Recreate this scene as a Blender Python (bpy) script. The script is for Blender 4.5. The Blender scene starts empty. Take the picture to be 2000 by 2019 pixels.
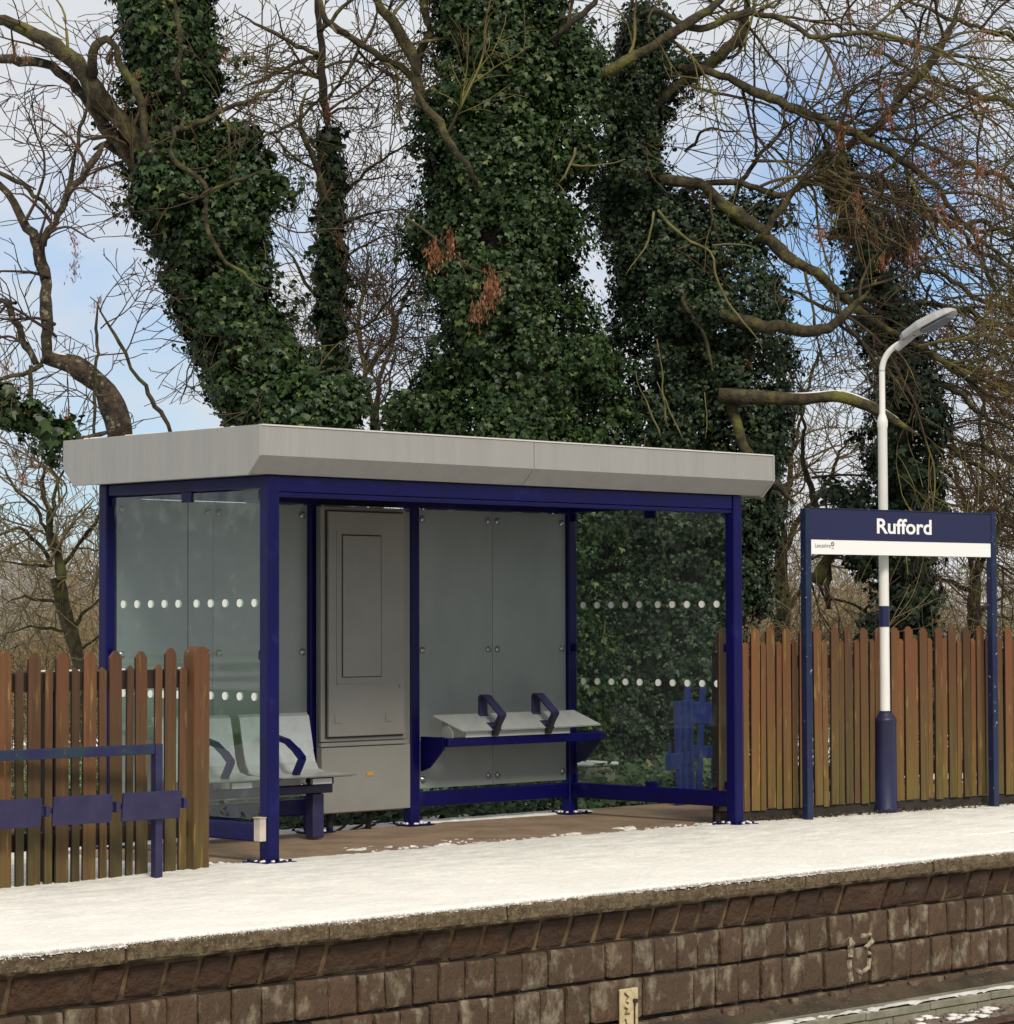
import bpy, bmesh, math, random
import numpy as np
from mathutils import Vector, Matrix
random.seed(11); RS = np.random.RandomState(7)
sc = bpy.context.scene
COL = sc.collection
R = math.radians

# ------------------------------------------------------------------ camera
CP = np.array([-10.7453, -13.1632, 1.4937]); YAW, PIT, ROL, F = 0.7711626, 0.0393165, -0.003242, 5402.4
FW = np.array([math.sin(YAW)*math.cos(PIT), math.cos(YAW)*math.cos(PIT), math.sin(PIT)])
RT = np.array([math.cos(YAW), -math.sin(YAW), 0.0]); UP = np.cross(RT, FW)
R2 = RT*math.cos(ROL)+UP*math.sin(ROL); U2 = -RT*math.sin(ROL)+UP*math.cos(ROL)
cd = bpy.data.cameras.new('camera'); cam = bpy.data.objects.new('camera', cd); COL.objects.link(cam)
cam.matrix_world = Matrix(((R2[0], U2[0], -FW[0], CP[0]), (R2[1], U2[1], -FW[1], CP[1]), (R2[2], U2[2], -FW[2], CP[2]), (0, 0, 0, 1)))
cd.sensor_fit = 'HORIZONTAL'; cd.sensor_width = 36; cd.lens = 36*F/2000; cd.clip_end = 3000; cd.clip_start = 0.1
sc.camera = cam
sc.render.resolution_x = 1014; sc.render.resolution_y = 1024
KK = 2000/1914.0
def ray(x, y): return FW+R2*(x*KK-1000)/F-U2*(y*KK-1009.5)/F
def at(x, y, d): return CP+ray(x, y)*d                  # a sight line followed for d metres
def onY(x, y, Y):
    r = ray(x, y); return CP+r*((Y-CP[1])/r[1])
def depth_of(p): return float((np.array(p)-CP)@FW)

# ------------------------------------------------------------------ light
SUN_EL, SUN_AZ = R(42), R(205)      # azimuth clockwise from +Y
w = bpy.data.worlds.new('World'); sc.world = w; w.use_nodes = True
nt = w.node_tree; N = nt.nodes; L = nt.links
for n in list(N): N.remove(n)
def wn(t, **k):
    n = N.new(t)
    for a, b in k.items(): setattr(n, a, b)
    return n
out = wn('ShaderNodeOutputWorld'); bg = wn('ShaderNodeBackground'); L.new(bg.outputs[0], out.inputs[0])
sky = wn('ShaderNodeTexSky', sky_type='NISHITA'); sky.sun_disc = False; sky.sun_elevation = SUN_EL; sky.sun_rotation = SUN_AZ; sky.air_density = 1.0; sky.dust_density = 0.4
tc = wn('ShaderNodeTexCoord')
nz = wn('ShaderNodeTexNoise'); nz.inputs['Scale'].default_value = 9; nz.inputs['Detail'].default_value = 8; nz.inputs['Roughness'].default_value = .58
mp = wn('ShaderNodeMapping'); mp.inputs['Scale'].default_value = (1, 1, 2.4); L.new(tc.outputs['Generated'], mp.inputs[0]); L.new(mp.outputs[0], nz.inputs[0])
gaps = [((1560, 430), .058, 1.0), ((1800, 560), .045, .9), ((1900, 360), .03, .6), ((1330, 400), .03, .7), ((250, 640), .05, .75), ((150, 900), .04, .4), ((450, 460), .035, .5), ((700, 560), .03, .5), ((1230, 190), .02, .35)]
acc = None
for (px, rad, amt) in gaps:
    dv = ray(*px); dv = dv/np.linalg.norm(dv)
    ds = wn('ShaderNodeVectorMath', operation='DISTANCE'); L.new(tc.outputs['Generated'], ds.inputs[0]); ds.inputs[1].default_value = tuple(dv)
    mr = wn('ShaderNodeMapRange', interpolation_type='SMOOTHSTEP'); L.new(ds.outputs['Value'], mr.inputs[0])
    mr.inputs[1].default_value = 0; mr.inputs[2].default_value = rad*1.9; mr.inputs[3].default_value = amt; mr.inputs[4].default_value = 0
    if acc is None: acc = mr.outputs[0]
    else:
        a = wn('ShaderNodeMath', operation='MAXIMUM'); L.new(acc, a.inputs[0]); L.new(mr.outputs[0], a.inputs[1]); acc = a.outputs[0]
a = wn('ShaderNodeMath', operation='MULTIPLY_ADD'); L.new(nz.outputs[0], a.inputs[0]); a.inputs[1].default_value = 2.6; a.inputs[2].default_value = -1.35
b = wn('ShaderNodeMath', operation='ADD', use_clamp=True); L.new(acc, b.inputs[0]); L.new(a.outputs[0], b.inputs[1])
b2 = wn('ShaderNodeMath', operation='MULTIPLY', use_clamp=True); L.new(b.outputs[0], b2.inputs[0]); b2.inputs[1].default_value = .80
skm = wn('ShaderNodeVectorMath', operation='MULTIPLY'); L.new(sky.outputs[0], skm.inputs[0]); skm.inputs[1].default_value = (.46, .70, 1.0)
cl = wn('ShaderNodeMix', data_type='RGBA'); L.new(nz.outputs[0], cl.inputs[0]); cl.inputs[6].default_value = (5.2, 5.5, 5.9, 1); cl.inputs[7].default_value = (7.2, 7.25, 7.35, 1)
mx = wn('ShaderNodeMix', data_type='RGBA'); L.new(b2.outputs[0], mx.inputs[0]); L.new(cl.outputs[2], mx.inputs[6]); L.new(skm.outputs[0], mx.inputs[7])
L.new(mx.outputs[2], bg.inputs[0]); bg.inputs[1].default_value = 0.085
sd = bpy.data.lights.new('sun', 'SUN'); sd.energy = 2.1; sd.angle = R(14); sd.color = (1, .915, .78)
so = bpy.data.objects.new('sun', sd); COL.objects.link(so)
sdir = Vector((math.sin(SUN_AZ)*math.cos(SUN_EL), math.cos(SUN_AZ)*math.cos(SUN_EL), math.sin(SUN_EL)))
so.rotation_euler = sdir.to_track_quat('Z', 'Y').to_euler()
sc.view_settings.view_transform = 'Standard'; sc.view_settings.look = 'None'; sc.view_settings.exposure = 0.5; sc.view_settings.gamma = 1
sc.render.engine = 'CYCLES'
try:
    sc.cycles.max_bounces = 8; sc.cycles.transparent_max_bounces = 16; sc.cycles.use_denoising = True
except Exception: pass

# ------------------------------------------------------------------ materials
def S(r, g, b):      # sRGB 0-255 -> linear
    f = lambda c: ((c/255+.055)/1.055)**2.4 if c/255 > .04045 else c/255/12.92
    return (f(r), f(g), f(b), 1)
def M(name, c1, c2=None, scale=6, thr=(.4, .65), rough=.6, metal=0, bump=0, bscale=60, c3=None, s3=20, t3=(.6, .7), island=0, stretch=(1, 1, 1), spec=.5, bdist=.01, coords='Object'):
    m = bpy.data.materials.new(name); m.use_nodes = True; t = m.node_tree; n = t.nodes; l = t.links
    p = n['Principled BSDF']; p.inputs['Roughness'].default_value = rough; p.inputs['Metallic'].default_value = metal; p.inputs['Specular IOR Level'].default_value = spec
    co = n.new('ShaderNodeTexCoord'); oi = n.new('ShaderNodeObjectInfo')
    of = n.new('ShaderNodeVectorMath'); of.operation = 'MULTIPLY_ADD'; l.new(oi.outputs['Random'], of.inputs[0]); of.inputs[1].default_value = (37, 53, 71); l.new(co.outputs[coords], of.inputs[2])
    mpn = n.new('ShaderNodeMapping'); mpn.inputs['Scale'].default_value = stretch; l.new(of.outputs[0], mpn.inputs[0]); V = mpn.outputs[0]
    def noise(s, d=5):
        k = n.new('ShaderNodeTexNoise'); k.inputs['Scale'].default_value = s; k.inputs['Detail'].default_value = d; k.inputs['Roughness'].default_value = .6; l.new(V, k.inputs[0]); return k.outputs[0]
    def rng(s, a, b):
        k = n.new('ShaderNodeMapRange'); l.new(s, k.inputs[0]); k.inputs[1].default_value = a; k.inputs[2].default_value = b; return k.outputs[0]
    def mix(f, a, b):
        k = n.new('ShaderNodeMix'); k.data_type = 'RGBA'
        if isinstance(f, float): k.inputs[0].default_value = f
        else: l.new(f, k.inputs[0])
        for i, v in ((6, a), (7, b)):
            if isinstance(v, tuple): k.inputs[i].default_value = v
            else: l.new(v, k.inputs[i])
        return k.outputs[2]
    col = c1
    if c2:
        f = rng(noise(scale), *thr)
        if island:
            g = n.new('ShaderNodeNewGeometry'); a = n.new('ShaderNodeMath'); a.operation = 'MULTIPLY_ADD'; a.use_clamp = True
            l.new(g.outputs['Random Per Island'], a.inputs[0]); a.inputs[1].default_value = island; l.new(f, a.inputs[2])
            b_ = n.new('ShaderNodeMath'); b_.operation = 'SUBTRACT'; b_.use_clamp = True; l.new(a.outputs[0], b_.inputs[0]); b_.inputs[1].default_value = island*.5; f = b_.outputs[0]
        col = mix(f, c1, c2)
    if c3: col = mix(rng(noise(s3), *t3), col, c3)
    if isinstance(col, tuple): p.inputs['Base Color'].default_value = col
    else: l.new(col, p.inputs['Base Color'])
    if bump:
        bn = n.new('ShaderNodeBump'); bn.inputs['Strength'].default_value = bump; bn.inputs['Distance'].default_value = bdist; l.new(noise(bscale), bn.inputs['Height']); l.new(bn.outputs[0], p.inputs['Normal'])
    m['h'] = 1
    return m
def leafmat(name, a, b, c, rough=.45):
    m = bpy.data.materials.new(name); m.use_nodes = True; t = m.node_tree; n = t.nodes; l = t.links; p = n['Principled BSDF']
    g = n.new('ShaderNodeNewGeometry'); cr = n.new('ShaderNodeValToRGB'); l.new(g.outputs['Random Per Island'], cr.inputs[0])
    e = cr.color_ramp.elements; e[0].position = 0; e[0].color = a; e[1].position = .93; e[1].color = b; k = e.new(1.0); k.color = c
    l.new(cr.outputs[0], p.inputs['Base Color']); p.inputs['Roughness'].default_value = rough; p.inputs['Specular IOR Level'].default_value = .25
    return m
SNOW = M('snow', (.66, .64, .605, 1), (.76, .735, .69, 1), scale=2.5, rough=.7, bump=.35, bscale=35, bdist=.02)
PAVE = M('paving', S(138, 116, 94), S(112, 94, 76), scale=3, rough=.85, bump=.4, bscale=90, c3=S(152, 132, 110), s3=18, t3=(.55, .75))
BLUE = M('blue_paint', (.0008, .0005, .048, 1), (.0012, .0008, .070, 1), scale=3, rough=.45, bump=.05, bscale=80, spec=.25, c3=(.010, .009, .085, 1), s3=5, t3=(.60, .74))
BLUEW = M('worn_blue_paint', (.004, .007, .048, 1), (.004, .016, .048, 1), scale=5, rough=.45, c3=(.35, .36, .36, 1), s3=32, t3=(.66, .69), bump=.1, bscale=60)
PLUM = M('faded_blue_paint', (.010, .008, .050, 1), (.020, .017, .064, 1), scale=9, rough=.55, bump=.08, bscale=70)
TEALB = M('algae_blue_paint', (.006, .006, .055, 1), (.009, .027, .038, 1), scale=4, thr=(.45, .6), rough=.5, c3=(.09, .10, .08, 1), s3=30, t3=(.64, .72))
FASC = M('grey_cladding', (.315, .307, .293, 1), (.28, .273, .262, 1), scale=1.2, thr=(.35, .7), rough=.5, stretch=(9, 9, .5), bump=.03, bscale=30, c3=(.345, .337, .322, 1), s3=5, t3=(.55, .75))
PANEL = M('grey_metal_panel', (.225, .25, .242, 1), (.19, .215, .208, 1), scale=1.5, rough=.36, stretch=(1, 1, .8), c3=(.19, .212, .206, 1), s3=2, t3=(.56, .75), metal=0.0, spec=.5)
CAB = M('cabinet_grey', (.215, .21, .19, 1), (.195, .19, .172, 1), scale=2.5, rough=.5, bump=.03, bscale=50)
CABD = M('cabinet_seam', (.02, .02, .018, 1), rough=.7)
STEEL = M('brushed_steel', (.42, .44, .43, 1), (.36, .385, .375, 1), scale=12, rough=.38, metal=.35, bump=.03, bscale=150)
WHITE = M('white_paint', (.74, .73, .69, 1), (.68, .665, .62, 1), scale=5, rough=.45, stretch=(1, 1, .3))
NAVY = M('sign_navy', (.0085, .011, .058, 1), rough=.35)
TXT = M('sign_white', (.82, .82, .80, 1), rough=.4)
ROSE = M('logo_brown', S(140, 70, 60), rough=.6)
TXG = M('logo_grey', S(120, 110, 105), rough=.6)
DOT = M('white_vinyl', (.80, .81, .76, 1), rough=.5)
YEL = M('yellow_sticker', (.50, .28, .04, 1), (.30, .19, .05, 1), scale=120, rough=.5)
BRICK = M('blue_brick', S(86, 65, 47), S(60, 52, 39), scale=9, rough=.8, island=1.3, bump=1.0, bscale=26, c3=S(138, 127, 106), s3=8, t3=(.52, .70), bdist=.02, stretch=(1.3, 1.3, .8))
BRICK1 = M('red_brick', S(84, 60, 43), S(62, 51, 37), scale=9, rough=.8, island=1.3, bump=.9, bscale=22, c3=S(104, 94, 78), s3=5, t3=(.56, .80), bdist=.02)
MORT = M('mortar_dark', S(30, 23, 17), S(58, 47, 35), scale=9, rough=.9, bump=.5, bscale=60)
MORTL = M('mortar_buff', S(128, 108, 78), S(66, 52, 38), scale=4, thr=(.42, .6), rough=.9, bump=.5, bscale=60)
COPE = M('coping_concrete', S(112, 96, 70), S(72, 60, 42), scale=22, thr=(.35, .65), rough=.9, bump=1.0, bscale=70, c3=S(142, 126, 100), s3=55, t3=(.54, .70), bdist=.012)
CONC = M('trough_concrete', S(140, 136, 118), S(112, 110, 92), scale=6, rough=.85, bump=.3, bscale=60, c3=S(90, 86, 70), s3=14, t3=(.6, .75))
SOIL = M('soil', S(70, 58, 42), S(46, 38, 28), scale=5, rough=.95, bump=.8, bscale=25, c3=S(96, 80, 56), s3=30, t3=(.6, .7))
FIELD = M('field', S(98, 138, 70), S(82, 120, 60), scale=.25, rough=.9, c3=(.85, .85, .85, 1), s3=.09, t3=(.46, .50), bump=.4, bscale=8)
BALL = M('ballast_stone', S(112, 100, 88), S(66, 58, 50), scale=3, rough=.85, island=1.6, bump=.3, bscale=30)
RAILM = M('rusty_rail', S(96, 72, 54), S(66, 48, 38), scale=14, rough=.7, bump=.2, bscale=50)
RTOP = M('rail_head', S(120, 112, 104), rough=.3, metal=.8)
BARK = M('mossy_bark', S(74, 66, 40), S(42, 36, 25), scale=12, thr=(.4, .6), rough=.9, bump=.8, bscale=24, c3=S(98, 96, 44), s3=4, t3=(.52, .66), bdist=.03)
VINE = M('pale_vine', S(110, 104, 62), S(84, 80, 44), scale=9, rough=.9)
BARKB = M('grey_brown_bark', S(82, 68, 52), S(44, 37, 29), scale=11, thr=(.42, .6), rough=.95, bump=1, bscale=30, c3=S(138, 134, 112), s3=16, t3=(.58, .66), bdist=.04)
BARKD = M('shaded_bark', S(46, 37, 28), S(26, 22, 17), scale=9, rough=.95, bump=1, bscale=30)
TWIG = M('twig_bark', S(84, 66, 40), S(48, 38, 25), scale=.8, thr=(.4, .6), rough=.85, c3=S(112, 104, 52), s3=.9, t3=(.52, .60))
TWIGR = M('red_brown_twig', S(84, 62, 48), S(54, 42, 34), scale=.8, thr=(.4, .6), rough=.85)
FARTW = M('pale_far_twig', S(136, 118, 82), S(98, 84, 60), scale=.6, rough=.9, island=1.0)
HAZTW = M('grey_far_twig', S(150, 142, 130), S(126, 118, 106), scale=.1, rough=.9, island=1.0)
def thin(m):        # mottles the snow colour grey, increasingly towards the shelter
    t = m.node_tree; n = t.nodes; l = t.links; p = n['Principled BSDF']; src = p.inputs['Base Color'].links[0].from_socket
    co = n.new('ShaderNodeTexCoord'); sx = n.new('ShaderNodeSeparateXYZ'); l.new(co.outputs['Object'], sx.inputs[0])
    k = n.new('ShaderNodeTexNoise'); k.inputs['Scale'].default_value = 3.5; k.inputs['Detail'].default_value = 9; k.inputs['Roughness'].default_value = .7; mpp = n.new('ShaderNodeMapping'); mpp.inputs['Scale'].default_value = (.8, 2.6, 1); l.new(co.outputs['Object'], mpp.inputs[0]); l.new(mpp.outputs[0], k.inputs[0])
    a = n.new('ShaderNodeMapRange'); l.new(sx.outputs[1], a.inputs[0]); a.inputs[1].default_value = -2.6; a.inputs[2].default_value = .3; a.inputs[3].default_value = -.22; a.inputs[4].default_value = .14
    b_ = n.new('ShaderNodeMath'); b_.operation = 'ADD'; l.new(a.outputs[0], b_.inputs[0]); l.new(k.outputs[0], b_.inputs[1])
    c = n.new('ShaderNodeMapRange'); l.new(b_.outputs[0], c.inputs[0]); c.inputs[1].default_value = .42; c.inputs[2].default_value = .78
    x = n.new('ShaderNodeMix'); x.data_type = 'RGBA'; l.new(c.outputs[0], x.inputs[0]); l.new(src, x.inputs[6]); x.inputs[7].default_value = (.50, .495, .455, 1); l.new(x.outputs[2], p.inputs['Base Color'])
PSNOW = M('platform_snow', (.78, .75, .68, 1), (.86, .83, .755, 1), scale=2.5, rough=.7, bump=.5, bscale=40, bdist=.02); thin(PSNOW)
IVY = leafmat('ivy_leaf', (.006, .017, .005, 1), (.038, .070, .018, 1), (.13, .155, .045, 1))
IVY2 = leafmat('dark_ivy_leaf', (.006, .015, .007, 1), (.032, .056, .022, 1), (.11, .13, .05, 1))
IVY3 = leafmat('ground_ivy_leaf', (.016, .034, .014, 1), (.07, .11, .045, 1), (.22, .16, .09, 1), .6)
KEYM = leafmat('dry_ash_keys', S(104, 64, 44), S(144, 98, 70), S(170, 124, 94), .8)
BPLAS = M('blue_plastic', (.004, .014, .12, 1), (.006, .026, .17, 1), scale=6, rough=.5)
DARK = M('dark_rubber', (.015, .015, .015, 1), rough=.8)
LENS = M('lamp_lens', (.16, .18, .22, 1), rough=.2)
HEADM = M('lamp_grey', (.42, .42, .42, 1), (.36, .36, .37, 1), scale=6, rough=.5)
ROUNDEL = M('button_steel', (.30, .31, .30, 1), rough=.25, metal=.8)
CHALK = M('chalk_paint', S(160, 148, 126), S(84, 72, 58), scale=22, thr=(.45, .6), rough=.9)
PLATE = M('marker_plate', S(204, 188, 150), S(176, 160, 120), scale=20, rough=.7)
PLATED = M('marker_ink', S(108, 92, 56), S(130, 112, 72), scale=30, rough=.8)
RUST = M('rust', S(70, 40, 20), rough=.9)

def woodmat(name, top, mid, low, zlo, zhi, streak):
    m = bpy.data.materials.new(name); m.use_nodes = True; t = m.node_tree; n = t.nodes; l = t.links; p = n['Principled BSDF']; p.inputs['Roughness'].default_value = .75
    co = n.new('ShaderNodeTexCoord'); oi = n.new('ShaderNodeObjectInfo')
    of = n.new('ShaderNodeVectorMath'); of.operation = 'MULTIPLY_ADD'; l.new(oi.outputs['Random'], of.inputs[0]); of.inputs[1].default_value = (13, 29, 17); l.new(co.outputs['Object'], of.inputs[2])
    mp_ = n.new('ShaderNodeMapping'); mp_.inputs['Scale'].default_value = (22, 22, 1.1); l.new(of.outputs[0], mp_.inputs[0])
    n1 = n.new('ShaderNodeTexNoise'); n1.inputs['Scale'].default_value = 1.6; n1.inputs['Detail'].default_value = 6; l.new(mp_.outputs[0], n1.inputs[0])
    n2 = n.new('ShaderNodeTexNoise'); n2.inputs['Scale'].default_value = 5; n2.inputs['Detail'].default_value = 6; mp2 = n.new('ShaderNodeMapping'); mp2.inputs['Scale'].default_value = (7, 7, .9); l.new(of.outputs[0], mp2.inputs[0]); l.new(mp2.outputs[0], n2.inputs[0])
    sx = n.new('ShaderNodeSeparateXYZ'); l.new(co.outputs['Object'], sx.inputs[0])
    ad = n.new('ShaderNodeMath'); ad.operation = 'MULTIPLY_ADD'; l.new(n2.outputs[0], ad.inputs[0]); ad.inputs[1].default_value = 1.1; l.new(sx.outputs[2], ad.inputs[2])
    ad2 = n.new('ShaderNodeMath'); ad2.operation = 'MULTIPLY_ADD'; l.new(oi.outputs['Random'], ad2.inputs[0]); ad2.inputs[1].default_value = .55; l.new(ad.outputs[0], ad2.inputs[2])
    mr = n.new('ShaderNodeMapRange'); l.new(ad2.outputs[0], mr.inputs[0]); mr.inputs[1].default_value = zlo+.75; mr.inputs[2].default_value = zhi+.75
    def mix(f, a, b):
        k = n.new('ShaderNodeMix'); k.data_type = 'RGBA'; l.new(f, k.inputs[0])
        for i, v in ((6, a), (7, b)):
            if isinstance(v, tuple): k.inputs[i].default_value = v
            else: l.new(v, k.inputs[i])
        return k.outputs[2]
    c = mix(mr.outputs[0], low, top)
    r1 = n.new('ShaderNodeMapRange'); l.new(n1.outputs[0], r1.inputs[0]); r1.inputs[1].default_value = .42; r1.inputs[2].default_value = .62
    c = mix(r1.outputs[0], c, mid)
    r2_ = n.new('ShaderNodeMapRange'); l.new(n2.outputs[0], r2_.inputs[0]); r2_.inputs[1].default_value = .60; r2_.inputs[2].default_value = .72
    c = mix(r2_.outputs[0], c, streak)
    hs = n.new('ShaderNodeHueSaturation'); l.new(c, hs.inputs['Color']); mv = n.new('ShaderNodeMapRange'); l.new(oi.outputs['Random'], mv.inputs[0]); mv.inputs[3].default_value = .50; mv.inputs[4].default_value = 1.2; l.new(mv.outputs[0], hs.inputs['Value'])
    l.new(hs.outputs[0], p.inputs['Base Color'])
    bn = n.new('ShaderNodeBump'); bn.inputs['Strength'].default_value = .5; bn.inputs['Distance'].default_value = .006; l.new(n1.outputs[0], bn.inputs['Height']); l.new(bn.outputs[0], p.inputs['Normal'])
    return m
WOODL = woodmat('red_stained_timber', S(100, 60, 31), S(82, 56, 28), S(84, 76, 28), .15, 1.05, S(124, 98, 46))
WOODR = woodmat('algae_stained_timber', S(104, 60, 30), S(92, 66, 30), S(98, 86, 30), .15, 1.15, S(128, 108, 50))
RAILW = M('dark_timber', S(44, 26, 17), S(30, 19, 12), scale=8, rough=.85)

def glassmat():
    m = bpy.data.materials.new('clear_glass'); m.use_nodes = True; t = m.node_tree; n = t.nodes; l = t.links
    n.remove(n['Principled BSDF']); o = n['Material Output']
    tr = n.new('ShaderNodeBsdfTransparent'); tr.inputs[0].default_value = (.87, .92, .90, 1)
    gl = n.new('ShaderNodeBsdfGlossy'); gl.inputs['Roughness'].default_value = .02; gl.inputs[0].default_value = (.9, .95, .95, 1)
    fr = n.new('ShaderNodeFresnel'); fr.inputs[0].default_value = 1.5; geo = n.new('ShaderNodeNewGeometry'); ff = n.new('ShaderNodeMath'); ff.operation = 'SUBTRACT'; ff.inputs[0].default_value = 1; l.new(geo.outputs['Backfacing'], ff.inputs[1])
    fm = n.new('ShaderNodeMath'); fm.operation = 'MULTIPLY'; l.new(fr.outputs[0], fm.inputs[0]); l.new(ff.outputs[0], fm.inputs[1])     # only the outer face reflects
    a = n.new('ShaderNodeMixShader'); l.new(fm.outputs[0], a.inputs[0]); l.new(tr.outputs[0], a.inputs[1]); l.new(gl.outputs[0], a.inputs[2])
    df = n.new('ShaderNodeBsdfDiffuse'); df.inputs[0].default_value = (.62, .68, .64, 1)
    co = n.new('ShaderNodeTexCoord'); nz1 = n.new('ShaderNodeTexNoise'); nz1.inputs['Scale'].default_value = 7; nz1.inputs['Detail'].default_value = 8; nz1.inputs['Roughness'].default_value = .7; l.new(co.outputs['Object'], nz1.inputs[0])
    sx = n.new('ShaderNodeSeparateXYZ'); l.new(co.outputs['Object'], sx.inputs[0])
    top = n.new('ShaderNodeMapRange'); l.new(sx.outputs[2], top.inputs[0]); top.inputs[1].default_value = 2.0; top.inputs[2].default_value = 2.32; top.inputs[3].default_value = .0; top.inputs[4].default_value = .22
    ad = n.new('ShaderNodeMath'); ad.operation = 'ADD'; l.new(nz1.outputs[0], ad.inputs[0]); l.new(top.outputs[0], ad.inputs[1])
    mr = n.new('ShaderNodeMapRange'); l.new(ad.outputs[0], mr.inputs[0]); mr.inputs[1].default_value = .56; mr.inputs[2].default_value = .84; mr.inputs[3].default_value = .010; mr.inputs[4].default_value = .13
    b = n.new('ShaderNodeMixShader'); l.new(mr.outputs[0], b.inputs[0]); l.new(a.outputs[0], b.inputs[1]); l.new(df.outputs[0], b.inputs[2]); l.new(b.outputs[0], o.inputs[0])
    return m
GLASS = glassmat()

# ------------------------------------------------------------------ mesh tools
class MB:
    def __init__(s, o=(0, 0, 0)): s.v = []; s.f = []; s.n = 0; s.o = np.array(o, float)
    def add(s, vs, fs):
        s.v.append(np.asarray(vs, float)-s.o); s.f += [tuple(i+s.n for i in f) for f in fs]; s.n += len(vs); return s
    def box(s, a, b, rot=None, c=None):
        x0, y0, z0 = a; x1, y1, z1 = b
        vs = np.array([(x0, y0, z0), (x1, y0, z0), (x1, y1, z0), (x0, y1, z0), (x0, y0, z1), (x1, y0, z1), (x1, y1, z1), (x0, y1, z1)], float)
        if rot is not None: vs = (vs-np.array(c))@np.array(rot).T+np.array(c)
        return s.add(vs, [(0, 3, 2, 1), (4, 5, 6, 7), (0, 1, 5, 4), (1, 2, 6, 5), (2, 3, 7, 6), (3, 0, 4, 7)])
    def prism(s, poly, axis, a, b):     # poly in the two other axes, extruded a..b
        n = len(poly); vs = []
        for t in (a, b):
            for (u, v) in poly:
                vs.append({'x': (t, u, v), 'y': (u, t, v), 'z': (u, v, t)}[axis])
        return s.add(vs, [tuple(range(n-1, -1, -1)), tuple(range(n, 2*n))]+[(i, (i+1) % n, n+(i+1) % n, n+i) for i in range(n)])
    def tube(s, pts, rad, k=8, cap=True, flat=1.0):
        P = np.asarray(pts, float); n = len(P); rr = np.broadcast_to(np.asarray(rad, float), (n,))
        T = np.gradient(P, axis=0); T /= np.linalg.norm(T, axis=1)[:, None]+1e-9
        ref = np.array([0, 0, 1.0]) if abs(T.mean(0)[2]) < .8 else np.array([1.0, 0, 0])
        A = np.cross(T, ref); A /= np.linalg.norm(A, axis=1)[:, None]+1e-9; B = np.cross(T, A)
        an = np.arange(k)*2*math.pi/k
        V = P[:, None, :]+rr[:, None, None]*(A[:, None, :]*np.cos(an)[None, :, None]+flat*B[:, None, :]*np.sin(an)[None, :, None])
        fs = [(i*k+j, i*k+(j+1) % k, (i+1)*k+(j+1) % k, (i+1)*k+j) for i in range(n-1) for j in range(k)]
        if cap: fs += [tuple(range(k-1, -1, -1)), tuple((n-1)*k+j for j in range(k))]
        return s.add(V.reshape(-1, 3), fs)
    def cyl(s, c, r, h, axis='z', k=20, r2=None):
        c = np.array(c, float); d = {'x': np.array([1, 0, 0.]), 'y': np.array([0, 1., 0]), 'z': np.array([0, 0, 1.])}[axis]
        return s.tube([c, c+d*h], [r, r if r2 is None else r2], k)
    def obj(s, name, mat, parent=None, bevel=0, smooth=False, seg=2):
        me = bpy.data.meshes.new(name); V = np.concatenate(s.v) if s.v else np.zeros((0, 3))
        me.from_pydata(V.tolist(), [], s.f); me.materials.append(mat)
        if smooth: me.polygons.foreach_set('use_smooth', [True]*len(me.polygons))
        me.update()
        o = bpy.data.objects.new(name, me); COL.objects.link(o)
        if parent is not None: o.parent = parent
        else: o.location = s.o
        if bevel:
            b_ = o.modifiers.new('bevel', 'BEVEL'); b_.width = bevel; b_.segments = seg; b_.limit_method = 'ANGLE'
        return o
def nudge(o, off): o.location = off; return o
def thing(name, label, cat, loc=(0, 0, 0), group=None, rz=0):
    o = bpy.data.objects.new(name, None); COL.objects.link(o); o.location = loc; o.rotation_euler = (0, 0, rz); o.empty_display_size = .2
    o['label'] = label; o['category'] = cat
    if group: o['group'] = group
    return o
def tag(o, label, cat, group=None, kind=None):
    o['label'] = label; o['category'] = cat
    if group: o['group'] = group
    if kind: o['kind'] = kind
    return o
def struct(o): o['kind'] = 'structure'; return o

def vnoise(x, y, s, seed):
    g = np.random.RandomState(seed).rand(257, 257); u = x*s; v = y*s; i = np.floor(u).astype(int); j = np.floor(v).astype(int); a = u-i; b_ = v-j
    a = a*a*(3-2*a); b_ = b_*b_*(3-2*b_); i %= 256; j %= 256
    return (g[i, j]*(1-a)+g[i+1, j]*a)*(1-b_)+(g[i, j+1]*(1-a)+g[i+1, j+1]*a)*b_
def sstep(a, b, x): t = np.clip((x-a)/(b-a), 0, 1); return t*t*(3-2*t)

# ================================================================== THE GROUND
EY = -2.72
mb = MB(); mb.box((-14, EY+.30, -.5), (22, 1.95, 0)); struct(mb.obj('platform', PAVE))
mb = MB()
n_ = 120
gx = np.linspace(-160, 260, n_); gy = 1.95+(np.linspace(0, 1, 90)**2.2)*420
X, Y = np.meshgrid(gx, gy, indexing='ij'); Z = -.12-.45*sstep(2.0, 6, Y)-1.2*sstep(20, 60, Y)+.12*vnoise(X+300, Y, .35, 3)*sstep(2.2, 4, Y)
mb.add(np.stack([X, Y, Z], -1).reshape(-1, 3), [(i*90+j, (i+1)*90+j, (i+1)*90+j+1, i*90+j+1) for i in range(n_-1) for j in range(89)])
struct(mb.obj('field', FIELD, smooth=True))
mb = MB(); mb.box((-14, 1.95, -1.4), (22, 7.5, -.62)); 
gx = np.linspace(-9, 22, 150); gy = np.linspace(1.955, 9.5, 50); X, Y = np.meshgrid(gx, gy, indexing='ij')
Z = -.07-.43*sstep(2.0, 6, Y)+.10*vnoise(X+30, Y, 1.2, 5)-.25*sstep(7.5, 9.5, Y)
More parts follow.
